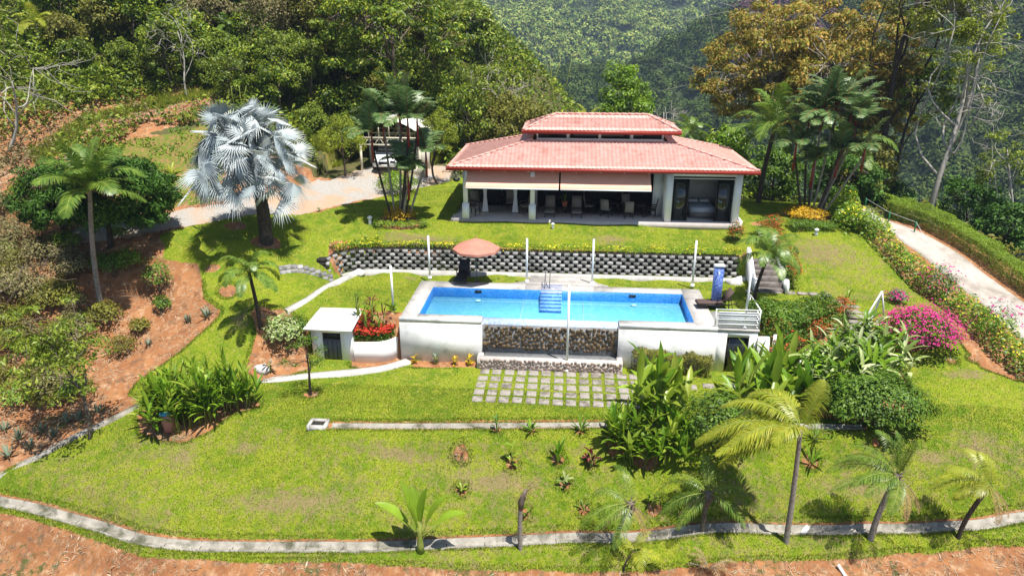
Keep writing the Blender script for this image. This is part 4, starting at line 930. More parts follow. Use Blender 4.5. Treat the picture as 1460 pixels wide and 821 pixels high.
def frond(mb, base, d0, L, arch, nl=36, ll=.55, lw=.045, droop=.6, wind=(0, 0, 0), m=0, rm=None, twist=0.):
    """feather palm frond: rachis + two rows of leaflets"""
    d = nrm(np.asarray(d0, float)); p = np.asarray(base, float).copy(); n = 14; pts = [p.copy()]; dirs = [d.copy()]
    for i in range(n):
        p = p+d*L/n; pts.append(p.copy()); t = i/n; d = nrm(d+np.array([0, 0, -1.])*arch/n*(.5+1.4*t)+np.array(wind)/n); dirs.append(d.copy())
    pts = np.array(pts); dirs = np.array(dirs)
    if rm is not None: rm.tube(pts, np.linspace(.03, .006, n+1)*(L/2.5), 5, 0)
    s = np.linspace(.12, 1, nl); f = s*n; i0 = np.minimum(f.astype(int), n-1); fr_ = (f-i0)[:, None]
    b = pts[i0]*(1-fr_)+pts[i0+1]*fr_; dd = nrm(dirs[i0]*(1-fr_)+dirs[i0+1]*fr_)
    sd = nrm(np.cross(dd, (0, 0, 1.))+1e-6); sd = nrm(sd+np.cross(dd, sd)*twist)
    upn = nrm(np.cross(sd, dd))
    prof = np.sin(PI*np.clip(s*.86+.12, 0, 1))**.6
    for sg in (-1, 1):
        ld = nrm(sd*sg*1.0+dd*(.45+.5*s[:, None])+upn*.15+rng.normal(size=(nl, 3))*.08+np.array(wind)*.25)
        Ln = ll*prof*rng.uniform(.85, 1.1, nl)
        mid = b+ld*Ln[:, None]*.5; ld2 = nrm(ld+np.array([0, 0, -droop])); tip = mid+ld2*Ln[:, None]*.5
        wv = nrm(np.cross(ld, upn)+1e-6)*lw*.5
        V = np.stack([b-wv*.5, b+wv*.5, mid+wv, mid-wv, tip+wv*.1, tip-wv*.1], 1).reshape(-1, 3); k = np.arange(nl)[:, None]*6
        mb.add(V, np.concatenate([k+np.array([[0, 1, 2, 3]]), k+np.array([[3, 2, 4, 5]])]), m)
def palm_trunk(pts, r0, r1, m, par, sides=10, ring=.12):
    pts = spline(np.array(pts, float), .12); n = len(pts); r = np.linspace(r0, r1, n)*(1+.06*(np.arange(n) % 2))
    mb = MB(); mb.tube(pts, r, sides); return mb.build('trunk', m, par, smooth=True)
def feather_palm(name, loc, h, label, lean=(0, 0), nf=16, L=2.4, r0=.12, r1=.08, leaf='palm', trunk='palmbark', wind=(0, 0, 0), arch=1.5, ll=.55, lw=.045, group=None, lo=-.3, hi=1.3, dead=0, coconuts=False, nl=36, droop=.6, crown=None, cat='palm tree', boots=False):
    t = thing(name, loc, label, cat, group)
    top = np.array([lean[0], lean[1], h]); palm_trunk([(0, 0, -.25), (lean[0]*.15, lean[1]*.15, h*.3), (lean[0]*.5, lean[1]*.5, h*.65), top], r0, r1, M[trunk], t)
    if boots:
        mb = MB(); mb.tube([top-(0, 0, .55), top-(0, 0, .3), top+(0, 0, .05)], [r1*1.1, r1*2.1, r1*1.4], 9)
        for i in range(14):
            a = i*2.4; mb.tube([top+(0, 0, -.45+i*.03), top+(math.cos(a)*r1*3, math.sin(a)*r1*3, -.3+i*.04)], [.04, .015], 4)
        mb.build('leaf_bases', M['bark'], t)
    mb, rm = MB(), MB()
    if crown is None: crown = [(i*2.39996, lo+(hi-lo)*(i/(nf-1 or 1))**.85, 1.) for i in range(nf)]
    for a, el, s in crown:
        a += rng.uniform(-.2, .2); d = (math.cos(a)*math.cos(el), math.sin(a)*math.cos(el), math.sin(el))
        frond(mb, top+np.array([d[0], d[1], 0])*.06, d, L*s*rng.uniform(.88, 1.1), arch*rng.uniform(.8, 1.2)*(.7+.6*(el > .2)), nl, ll, lw, droop, wind, 0, rm, rng.uniform(-.3, .3))
    if mb.n: mb.build('crown', L_[leaf], t); rm.build('leaf_stalks', M['greenstem'], t, smooth=True)
    if dead:
        mb, rm = MB(), MB()
        for i in range(dead):
            a = rng.uniform(0, 2*PI); frond(mb, top-(0, 0, .1), (math.cos(a)*.6, math.sin(a)*.6, -.3), L*.7, .9, 24, ll*.6, lw, 1.2, wind, 0, rm)
        mb.build('dead_fronds', L_['palmdry'], t); rm.build('dead_stalks', M['bark'], t)
    if coconuts:
        mb = MB()
        for i in range(7):
            a = i*.9; c = top+np.array([math.cos(a)*.16, math.sin(a)*.16, -.12-.05*(i % 2)]); mb.tube([c+(0, 0, .1), c+(0, 0, .06), c, c-(0, 0, .07), c-(0, 0, .1)], [.01, .07, .095, .06, .01], 8)
        mb.build('coconuts', M['greenstem'], t, smooth=True)
    return t
def fan_leaf(mb, base, d0, pl, R, rm, nseg=26, spread=2.75, split=.55, cup=.3, m=0):
    """costapalmate fan: petiole then a pleated disc of pointed segments"""
    d0 = nrm(np.asarray(d0, float)); hub = np.asarray(base, float)+d0*pl; hub[2] -= pl*.12
    rm.tube([base, np.asarray(base)*.5+hub*.5+(0, 0, .04), hub], [.035, .028, .02], 5)
    w_ = np.array([0, 0, .9])+rng.normal(size=3)*.75
    if rng.random() < .6: w_ = d0*.9+np.array([0, 0, .7])+rng.normal(size=3)*.35; d0 = nrm(perp(w_, rng.normal(size=3)*.6+np.array([0, 0, -.5]))) if d0[2] < .3 else nrm(perp(w_, rng.normal(size=3))); w_ = w_*3; cup = .12
    up = nrm(w_-(w_@d0)*d0); d = nrm(d0+up*-.15); up = nrm(up-(up@d)*d); side = np.cross(d, up)
    n = nseg; an = np.linspace(-spread, spread, n*2+1); V = [hub]; Fc = []
    R_ = R*(1-.22*np.abs(an/spread)**2.5)
    def pt(a, r, lift): 
        q = hub+(d*math.cos(a)+side*math.sin(a))*r+up*lift; q[2] -= .28*(r/R)**3*R; return q
    for i in range(n):
        a0, a1, a2 = an[2*i], an[2*i+1], an[2*i+2]; r = R_[2*i+1]*rng.uniform(.93, 1.05); lf = cup*r*abs(math.sin(a1*.5))**1.5; tipd = rng.uniform(-.02, .05)
        k = len(V); pr = r*split
        V += [pt(a0, pr, lf*.6+.0), pt(a1, pr*1.02, lf*.6+.05*R), pt(a2, pr, lf*.6), pt(a1+rng.uniform(-.03, .03), r, lf-tipd)]
        Fc += [(0, k, k+1), (0, k+1, k+2), (k, k+3, k+1), (k+1, k+3, k+2)]
    mb.add(V, Fc, m)
def bush(mb, cen, rx, ry, rz_, n, L, Wd, m=0, up=.6, shell=.35):
    """rounded bush crown of leaves"""
    d = rdir(n); d[:, 2] = np.abs(d[:, 2])*1.2-.2; r = shell+(1-shell)*rng.random((n, 1))**.5
    lump = 1+.16*np.sin(d[:, :1]*5+cen[0])*np.sin(d[:, 1:2]*6+cen[1])+.08*rng.normal(size=(n, 1))
    o = d*r*lump; c = np.asarray(cen)+o*np.array([rx, ry, rz_]); nr = nrm(o+np.array([0, 0, up])+rdir(n)*.6); ax = perp(nr, nrm(o+rdir(n)+np.array([0, 0, .1])))
    s = rng.uniform(.6, 1.25, n); leaf_quads(mb, c, ax, nr, L*s, Wd*s, m)
def shrub(name, loc, r, h, label, leaf='shrub', cat='shrub', n=900, L=.14, Wd=.06, flower=None, nf=160, fs=.07, group=None, ry=None, stems=6, shell=.3):
    t = thing(name, loc, label, cat, group); mb = MB()
    for i in range(stems):
        a = i*2*PI/stems+rng.uniform(-.4, .4); limb(mb, (math.cos(a)*.06, math.sin(a)*.06, -.15), (math.cos(a)*r*.55, math.sin(a)*(ry or r)*.55, h*.72), .022, .006, .2, 5, 4)
    mb.build('stems', M['bark'], t)
    mb = MB(); bush(mb, (0, 0, h*.45), r, ry or r, h*.55, n, L, Wd, shell=shell); mb.build('foliage', L_[leaf], t)
    if flower:
        mb = MB(); bush(mb, (0, 0, h*.47), r*1.06, (ry or r)*1.06, h*.58, nf, fs, fs*.9, up=1.2, shell=.86); mb.build('flowers', L_[flower], t)
    return t
def sample_line(line, n, half, hfun=None):
    line = np.asarray(line)[:, :2]; d = np.r_[0, np.cumsum(np.linalg.norm(np.diff(line, axis=0), axis=1))]; s = rng.random(n)*d[-1]
    x = np.interp(s, d, line[:, 0]); y = np.interp(s, d, line[:, 1]); tg = nrm(np.gradient(line, axis=0)); tx = np.interp(s, d, tg[:, 0]); ty = np.interp(s, d, tg[:, 1])
    lat = rng.uniform(-1, 1, n); return x-ty*lat*half, y+tx*lat*half, lat, s
def hedge_row(name, line, half, h, label, leaf, n, L, Wd, cat='hedge', flower=None, nf=0, fs=.08, box=True, lumpy=.15, zb=0., loose=False, nst=None):
    org = np.array([*line[len(line)//2][:2], 0]); org[2] = H1(*org[:2]); t = thing(name, org, label, cat, world=True)
    def pts(n, k=1., surf=.5):
        x, y, lat, s = sample_line(line, n, half*k); z0 = HZ(np.c_[x, y])+zb
        hh = h*(1+lumpy*np.sin(s*2.1)*np.sin(s*.77+1)+lumpy*.5*np.sin(s*5.3))
        if box: f = np.where(rng.random(n) < surf, rng.uniform(.88, 1., n), rng.random(n)); 
        else: f = np.sqrt(np.clip(1-lat**2, .05, 1))*rng.random(n)**.5
        edge = rng.random(n) < .35
        o = np.stack([np.zeros(n), np.zeros(n), f*hh*k], 1); return np.c_[x, y, z0]+o, lat, f
    p, lat, f = pts(n); nr = nrm(np.c_[rng.normal(size=(n, 2))*.5, np.full(n, .9)]+rdir(n)*.4); ax = perp(nr, rdir(n)+np.array([0, 0, .2])); mb = MB(); s = rng.uniform(.6, 1.3, n)
    leaf_quads(mb, p, ax, nr, L*s, Wd*s); mb.build('foliage', L_[leaf], t)
    mb = MB(); k = nst or max(8, int(n/160)); x, y, lat, s = sample_line(line, k, half*.6); z0 = HZ(np.c_[x, y])+zb
    for a, b_, c in zip(x, y, z0): mb.tube([(a, b_, c-.1), (a+rng.uniform(-.1, .1), b_+rng.uniform(-.1, .1), c+h*.7)], [.015, .006], 4)
    mb.build('stems', M['bark'], t)
    if flower:
        p, lat, f = pts(int(nf*1.7), 1.03, .8); k_ = (f > .55) & (np.sin(p[:, 0]*3.1+np.sin(p[:, 1]*2.3)*2)*np.sin(p[:, 1]*3.7+1)+rng.normal(size=len(f))*.35 > -.05); p = p[k_]; n = len(p); nr = nrm(np.c_[rng.normal(size=(n, 2))*.4, np.ones(n)]); ax = perp(nr, rdir(n)); mb = MB(); leaf_quads(mb, p, ax, nr, fs*rng.uniform(.7, 1.3, n), fs*.9); mb.build('flowers', L_[flower], t)
    return t
def rosette(name, loc, n, L, Wd, label, leaf='lily', el=(.4, 1.4), arch=.8, cat='plant', group=None, fold=.25, spread=.1, stalk=0., nseg=5, part='leaves', flower=None):
    t = thing(name, loc, label, cat, group); a = np.arange(n)*2.4+rng.uniform(-.3, .3, n); e = rng.uniform(*el, n)
    b = np.c_[np.cos(a)*spread*rng.random(n), np.sin(a)*spread*rng.random(n), rng.uniform(0, max(stalk, .02), n)]
    d = np.c_[np.cos(a)*np.cos(e), np.sin(a)*np.cos(e), np.sin(e)]
    if stalk:
        mb = MB()
        for i in range(n): mb.tube([(b[i, 0]*.5, b[i, 1]*.5, -.08), b[i]+d[i]*.02], [.018, .01], 4)
        mb.build('stems', M['greenstem'], t)
    mb = MB(); blades(mb, b, d, L*rng.uniform(.7, 1.15, n), Wd, arch, nseg, fold); mb.build(part, L_[leaf], t)
    if flower:
        mb = MB(); k = 6; clumps(mb, b[:k]+d[:k]*L*.9+np.array([0, 0, .05]), .08, 12, .08, .04); mb.build('flowers', L_[flower], t)
    return t
def clump_plants(name, area, n, label, L, Wd, hst, leaf='lily', arch=.8, cat='plant clump', el=(.7, 1.45), per=7, leaf2=None, group=None, share=.4):
    """thicket of many leafy stalks covering a plan polygon, e.g. gingers and heliconias"""
    c0 = area.mean(0); z0 = H1(*c0); t = thing(name, (c0[0], c0[1], z0), label, cat, group, world=True)
    lo, hi = area.min(0), area.max(0); pts = []
    while len(pts) < n:
        q = rng.uniform(lo, hi, (n*3, 2)); pts += list(q[inside(q, area)])
    pts = np.array(pts[:n]); z = HZ(pts); st = MB(); A, B = MB(), MB()
    for (x, y), zz in zip(pts, z):
        h = hst*rng.uniform(.55, 1.15); ln_ = rng.normal(size=2)*.16*h; tip = np.array([x+ln_[0], y+ln_[1], zz+h]); st.tube([(x, y, zz-.05), ((x+tip[0])/2, (y+tip[1])/2, zz+h*.55), tip], [.022, .018, .008], 4)
        k = per; f = rng.uniform(.35, 1., k)[:, None]; b = np.array([x, y, zz])*(1-f)+tip*f; a = rng.random(k)*2*PI; e = rng.uniform(*el, k)*np.clip(f[:, 0]+.2, .4, 1.1)
        d = np.c_[np.cos(a)*np.cos(e), np.sin(a)*np.cos(e), np.sin(e)]; mb = B if (leaf2 and rng.random() < .35) else A
        blades(mb, b, d, L*rng.uniform(.7, 1.2, k), Wd*rng.uniform(.8, 1.2, k), arch*rng.uniform(.6, 1.3, k), 4)
    st.build('stems', M['greenstem'], t); A.build('leaves', L_[leaf], t)
    if B.n: B.build('pale_leaves', L_[leaf2], t)
    return t
# ================================================================ LAWN AND LITTER (stuff)
def scatter_blades(name, n, region, h, w, m, maskfn, lean=.5, lift=0.):
    x0, x1, y0, y1 = region; q = np.c_[rng.uniform(x0, x1, n), rng.uniform(y0, y1, n)]; q = q[maskfn(q)]; n = len(q); z = HZ(q)+lift
    a = rng.random(n)*2*PI; hh = h*rng.uniform(.5, 1.3, n); dx, dy = rng.normal(size=(2, n))*lean*hh
    c, s = np.cos(a)*w, np.sin(a)*w
    V = np.stack([np.c_[q[:, 0]-c, q[:, 1]-s, z-.01], np.c_[q[:, 0]+c, q[:, 1]+s, z-.01], np.c_[q[:, 0]+dx, q[:, 1]+dy, z+hh]], 1).reshape(-1, 3)
    mb = MB(); mb.add(V, np.arange(n*3).reshape(n, 3)); o = mb.build(name, m); tag(o, kind='stuff'); return o
def zone_at(q, ch=0):
    ix = np.clip(np.searchsorted(gx, q[:, 0])-1, 0, nx-2); iy = np.clip(np.searchsorted(gy, q[:, 1])-1, 0, ny-2); z_ = zone.reshape(ny, nx, 4)[:, :, ch]
    fx = (q[:, 0]-gx[ix])/(gx[ix+1]-gx[ix]); fy = (q[:, 1]-gy[iy])/(gy[iy+1]-gy[iy])
    return z_[iy, ix]*(1-fx)*(1-fy)+z_[iy, ix+1]*fx*(1-fy)+z_[iy+1, ix]*(1-fx)*fy+z_[iy+1, ix+1]*fx*fy
def notpool(q): return ~((q[:, 0] > -7.8) & (q[:, 0] < 8.9) & (q[:, 1] > 28.95) & (q[:, 1] < 34.9)) & ~((q[:, 0] > -12.2) & (q[:, 0] < -7.7) & (q[:, 1] > 29.2) & (q[:, 1] < 31.1)) & ~((q[:, 0] > xl) & (q[:, 0] < xr+.7) & (q[:, 1] > YF-.03)) & ~((q[:, 0] > -2.9) & (q[:, 0] < 2.3) & (q[:, 1] > 34) & (q[:, 1] < 36.5)) & (dist_line(q, RW) > .3)
lm = lambda q: (zone_at(q) > .9) & notpool(q) & (rng.random(len(q)) > zone_at(q, 1)*.65)
pvx = lambda q: ~((((q[:, 0]+3.62+.21) % .575) < .42) & (q[:, 0] > -3.83) & (q[:, 0] < 3.5) & (((28.75+.23-q[:, 1]) % .68) < .46) & (q[:, 1] < 28.98) & (q[:, 1] > 25.8))
scatter_blades('lawn_grass', 330000, (-22, 22, 18, 27), .055, .012, L_['grassblade'], lambda q: lm(q) & pvx(q))
scatter_blades('lawn_grass', 240000, (-24, 24, 27, 47), .05, .014, L_['grassblade'], lambda q: lm(q) & pvx(q))
# shaggy turf edges along gutter, kerbs and soil
def edge_mask(q):
    z0 = zone_at(q); return (z0 > .42) & (z0 < .97) & notpool(q)
scatter_blades('turf_edge', 800000, (-24, 24, 17.5, 32), .09, .012, L_['grassblade'], edge_mask, .5)
soilm = lambda q: (zone_at(q) < .3) & (zone_at(q, 2) < .5) & notpool(q) & (dist_line(q, gut_line) > .4)
def litter(name, n, region, L, w, m, mask, kind='stuff'):
    x0, x1, y0, y1 = region; q = np.c_[rng.uniform(x0, x1, n), rng.uniform(y0, y1, n)]; q = q[mask(q)]; n = len(q); c = np.c_[q, HZ(q)+.03]; ax = nrm(np.c_[rng.normal(size=(n, 2)), rng.normal(size=n)*.25]); nr = perp(nrm(rdir(n)*.5+np.array([0, 0, 1.])), ax)
    mb = MB(); s = rng.uniform(.4, 1.6, n); leaf_quads(mb, c, ax, nr, L*s, w*s); return tag(mb.build(name, m), kind=kind)
clp = lambda q: (np.sin(q[:, 0]*2.3+np.sin(q[:, 1]*1.9)*1.5)+np.sin(q[:, 1]*2.9+q[:, 0])) > -.2
litter('dry_litter', 90000, (-30, 30, 13, 24), .24, .04, L_['dry'], lambda q: soilm(q) & clp(q))
litter('dry_litter', 50000, (-32, -12, 22, 40), .22, .035, L_['dry'], lambda q: soilm(q) & clp(q))
band = poly_px([(-60,190),(0,200),(60,185),(130,158),(200,145),(320,128),(335,158),(250,168),(190,178),(120,195),(70,240),(0,275),(-60,290)])
litter('dry_litter', 70000, (-50, -14, 36, 58), .42, .07, L_['dry'], lambda q: inside(q, band))
# ================================================================ PALMS
def silver_palm():
    q = GB(380, 345); t = thing('silver_fan_palm', q, 'large silver blue fan palm with a thick dark trunk on the left lawn', 'palm tree')
    h = 5.0; lx = -.4; palm_trunk([(0, 0, -.3), (.02, 0, h*.4), (lx*.5, 0, h*.7), (lx, 0, h)], .36, .26, M['barkdark'], t, 12)
    mb, rm = MB(), MB(); n = 175
    for i in range(n):
        f = i/(n-1); el = -.78+2.25*f**.85+rng.uniform(-.12, .12); a = i*2.39996+rng.uniform(-.2, .2); d = (math.cos(a)*math.cos(el), math.sin(a)*math.cos(el), math.sin(el))
        base = np.array([lx, 0, h-.7+f*.8])+np.array([d[0], d[1], 0])*.2
        fan_leaf(mb, base, d, rng.uniform(1.1, 2.75)*(1-.12*abs(el)), rng.uniform(1.0, 1.35), rm, 18, 1.45, .38, .45)
    mb.build('crown', L_['silver'], t); rm.build('leaf_stalks', mat('silver_stalk', (.32,.33,.26), rough=.6), t)
    mb = MB()
    for a in range(3): limb(mb, (lx, 0, h+.4), (lx+math.cos(a*2)*.4, math.sin(a*2)*.4, h+3.2), .03, .012, .1, 6, 5)
    mb.build('flower_stalk', M['greenstem'], t)
silver_palm()
q = GB(143, 432); h = top_h(q, 268)
feather_palm('coconut_palm', q, h, 'tall coconut palm with a pale trunk on the red bank at the left', lean=(.75, 0), nf=17, L=2.6, r0=.13, r1=.09, arch=1.1, ll=.8, lw=.06, lo=.05, hi=1.4, nl=60, dead=2)
q = GB(1081, 290); h = top_h(q, 182)
feather_palm('coconut_palm', q, h, 'coconut palm with a dark trunk just right of the house', lean=(.5, .2), nf=16, L=3.2, r0=.17, r1=.12, trunk='barkdark', arch=1.3, ll=.85, lw=.06, lo=-.4, hi=1.4, nl=50)
q = GB(372, 468); h = top_h(q, 388)
feather_palm('young_palm', q, h, 'young palm with a slim dark trunk between the shed and the silver palm', lean=(-.2, 0), nf=14, L=1.75, r0=.1, r1=.07, trunk='barkdark', arch=1.9, ll=.42, lw=.05, lo=-.1, hi=1.3, nl=34)
q = GB(1074, 432); h = top_h(q, 362)
feather_palm('young_palm', q, h, 'young palm with a dark trunk in front of the stone stairs', lean=(.45, 0), nf=15, L=1.9, r0=.1, r1=.07, trunk='barkdark', arch=1.7, ll=.5, lw=.05, lo=-.2, hi=1.35, nl=36)
def wax_cluster(u, v, tops, label):
    q = GB(u, v); t = thing('sealing_wax_palm', q, label, 'palm tree')
    for (du, vt, L, nf) in tops:
        h = top_h(q, vt); dx = du/25.; dy = rng.uniform(-.4, .5); b0 = np.array([dx*.25, dy*.3, -.2]); top = np.array([dx, dy, h])
        mb = MB(); mb.tube(spline([b0, b0*.4+top*.6-(0, 0, h*.1), top-(0, 0, .7)], .2), .065, 7); mb.build('stem', M['barkdark' if rng.random() < .4 else 'palmbark'], t, smooth=True)
        mb = MB(); mb.tube([top-(0, 0, 1.6), top-(0, 0, .8), top], [.065, .075, .04], 7); mb.build('red_crownshaft', M['redbark'], t, smooth=True)
        mb, rm = MB(), MB()
        for i in range(nf):
            a = i*2.4+u; e = rng.uniform(.25, 1.4); d = (math.cos(a)*math.cos(e), math.sin(a)*math.cos(e), math.sin(e)); frond(mb, top, d, L*rng.uniform(.8, 1.1), 1.0, 24, .72, .11, .35, (0, 0, 0), 0, rm)
        mb.build('crown', L_['palmblue'], t); rm.build('leaf_stalks', M['redbark'], t)
wax_cluster(568, 316, [(-30,190,1.9,8),(-14,165,2.1,9),(8,158,2.2,9),(24,168,2.0,8),(36,168,1.8,6),(14,232,1.4,7),(44,215,1.5,6),(20,245,1.1,6)], 'cluster of red stemmed sealing wax palms left of the house')
wax_cluster(1152, 308, [(-34,205,2.1,8),(-16,178,2.4,9),(0,160,2.6,10),(18,150,2.6,10),(38,160,2.5,9),(52,178,2.3,8),(30,215,2.0,8),(64,205,2.0,7),(-4,230,1.6,7)], 'broad cluster of red stemmed sealing wax palms right of the house')
q = GB(1172, 300); feather_palm('coconut_palm', q, top_h(q, 205), 'leaning coconut palm with pale drooping fronds behind the right sealing wax palms', lean=(.9, .2), nf=8, L=3.0, r0=.15, r1=.11, trunk='bark', arch=1.4, ll=.7, lw=.06, leaf='palm', lo=-.4, hi=.9, nl=44)
# wind blown palms on the strip below the gutter
q = GB(1120, 776); h = top_h(q, 612); Wn = (-.55, .1, -.1)
cr = [(PI*1.0,.35,1.15),(PI*.93,.05,1.1),(PI*1.08,.15,1.15),(PI*.85,.6,1.),(PI*1.2,.5,1.),(PI*.7,.9,.9),(PI*1.0,-.1,.95),(PI*.5,.9,.7),(0,1.2,.6),(PI*1.4,.8,.75),(PI*.9,.8,1.),(PI*1.05,-.3,.9),(2.2,.3,.9)]
feather_palm('coconut_palm', q, h, 'slim coconut palm with bright yellow green fronds blown to the left', lean=(-.15, 0), L=3.0, r0=.11, r1=.07, wind=Wn, arch=1.1, ll=.62, lw=.035, leaf='palmyel', nl=70, crown=cr, droop=1.0)
q = GB(742, 788); h = top_h(q, 722); t = thing('dead_palm', q, 'dead palm stump with a shaggy top on the strip below the gutter', 'palm tree')
palm_trunk([(0, 0, -.2), (-.02, 0, h*.5), (0, 0, h)], .085, .075, M['palmbark'], t)
mb = MB(); mb.tube([(0, 0, h-.1), (.02, 0, h+.2), (.12, 0, h+.55), (.2, 0, h+.75)], [.09, .12, .09, .04], 9); mb.build('dead_crownshaft', M['bark'], t)
mb, rm = MB(), MB()
for a, e, L in ((.1,1.2,.9),(.3,.7,.7),(-.2,.2,.6),(2.8,1.,.4),(.4,-.4,.7),(0.,.9,.8),(1.,.1,.5),(3.6,-.2,.5),(5.5,-.8,.6),(2.,-1.,.6)): frond(mb, (.15, 0, h+.6), (math.cos(a)*math.cos(e), math.sin(a)*.6, math.sin(e)), L, 1.2, 9, .14, .02, .8, (.2, 0, -.3), 0, rm)
mb.build('dead_fronds', L_['palmdry'], t); rm.build('dead_stalks', M['bark'], t)
q = GB(877, 784); h = top_h(q, 716)
cr = [(3.4,.25,1.),(3.0,-.1,1.05),(2.6,.5,.9),(3.9,.1,.9),(2.9,.9,.8),(1.4,1.2,.8),(4.4,-.3,.8),(.3,.9,.5),(3.2,-.5,.8),(5.2,-.6,.6)]
feather_palm('wind_blown_palm', q, h, 'leaning palm with ragged drooping fronds just right of the dead palm stump', lean=(.42, 0), L=1.9, r0=.085, r1=.075, trunk='barkdark', wind=(-.5, 0, -.25), arch=1.2, ll=.42, lw=.022, crown=cr[:7], nl=34, droop=1.3, dead=5, boots=True)
q = GB(1001, 757); h = top_h(q, 702)
cr = [(3.3,.1,1.),(3.0,.5,1.),(2.6,.2,.9),(3.8,-.2,.9),(2.9,.9,.8),(1.4,1.2,.8),(-.3,-.1,.9),(.2,.5,.9),(5.6,-.4,.9),(.6,1.0,.7),(3.2,-.5,.8)]
feather_palm('wind_blown_palm', q, h, 'palm with a thick boot of old leaf bases left of the slim coconut palm', lean=(.05, 0), L=1.95, r0=.09, r1=.09, trunk='bark', wind=(-.3, 0, -.2), arch=1.3, ll=.42, lw=.022, crown=cr[:8], nl=36, droop=1.2, dead=4, boots=True, leaf='palm')
q = GB(1240, 772); h = top_h(q, 676)
cr = [(3.0,.35,1.1),(3.3,.1,1.1),(2.7,.6,1.),(3.6,.5,1.),(3.1,.8,.9),(2.4,1.0,.9),(1.4,1.3,.8),(0,1.2,.7),(3.9,.2,.9),(3.1,-.2,.9),(4.4,-.2,.7),(.3,1.4,.8)]
feather_palm('wind_blown_palm', q, h, 'leaning palm with grey green fronds swept left and a long dead frond hanging', lean=(.42, 0), L=2.1, r0=.11, r1=.08, trunk='palmbark', wind=(-.55, 0, -.1), arch=.9, ll=.45, lw=.024, crown=cr, nl=46, droop=.9, dead=4, boots=True, leaf='palm')
q = GB(1364, 771); h = top_h(q, 690)
cr = [(3.0,.25,1.),(3.3,.5,1.1),(2.7,.1,1.),(3.6,.3,.9),(3.1,.9,1.),(2.4,.6,.9),(1.8,1.2,.8),(3.9,.7,.8),(3.2,-.2,.7),(1.2,1.3,.7)]
feather_palm('wind_blown_palm', q, h, 'small leaning palm with lime fronds swept left, nearest the right edge', lean=(.62, 0), L=1.8, r0=.075, r1=.075, trunk='barkdark', wind=(-.6, 0, -.15), arch=.9, ll=.42, lw=.024, crown=cr, nl=46, droop=.9, dead=3, leaf='palmyel', boots=False)
q = GB(888, 812); feather_palm('young_palm', q, .85, 'small bent palm sapling with one yellow frond at the bottom edge', lean=(.35, 0), nf=4, L=1.1, r0=.04, r1=.03, trunk='barkdark', arch=1.6, ll=.3, lw=.03, leaf='palmyel', lo=0, hi=1.1, nl=30)
q = GB(1010, 813); t = thing('dried_plant', q, 'dried brown heap of dead fronds at the bottom edge', 'dead plant'); mb, rm = MB(), MB()
for i in range(13):
    a = i*2.4; e = rng.uniform(.1, 1.3); frond(mb, (0, 0, 0), (math.cos(a)*math.cos(e), math.sin(a)*math.cos(e)*.6, math.sin(e)), rng.uniform(.7, 1.4), 1.6, 16, .22, .03, 1., (0, 0, 0), 0, rm)
mb.build('dead_fronds', L_['palmdry'], t); rm.build('dead_stalks', M['barkpale'], t)
# banana
q = GB(600, 789); t = thing('banana_plant', q, 'banana plant with broad upright leaves on the strip below the gutter', 'banana plant')
mb = MB(); mb.tube([(0, 0, -.1), (0, 0, .3), (0, 0, .8), (.02, 0, 1.2)], [.15, .12, .08, .04], 9); mb.build('stalk', M['greenstem'], t, smooth=True)
for (a, e, L, st) in [(3.05,.75,1.35,.6),(2.6,1.25,1.6,.55),(2.0,1.2,1.3,.5),(.9,1.35,1.35,.5),(.25,1.05,1.45,.5),(.1,.62,1.1,.75),(3.6,1.3,1.1,.35)]:
    d = np.array([math.cos(a)*math.cos(e), math.sin(a)*math.cos(e)*.7, math.sin(e)]); b0 = np.array([0, 0, .75]); hub = b0+d*st
    mb = MB(); mb.tube([b0-(0, 0, .2), hub], [.035, .02], 5); blades(mb, hub[None], d[None], np.array([L]), np.array([.44]), np.array([.45]), 9, .28, m=1); mb.build('leaf', [M['greenstem'], L_['lily']], t)
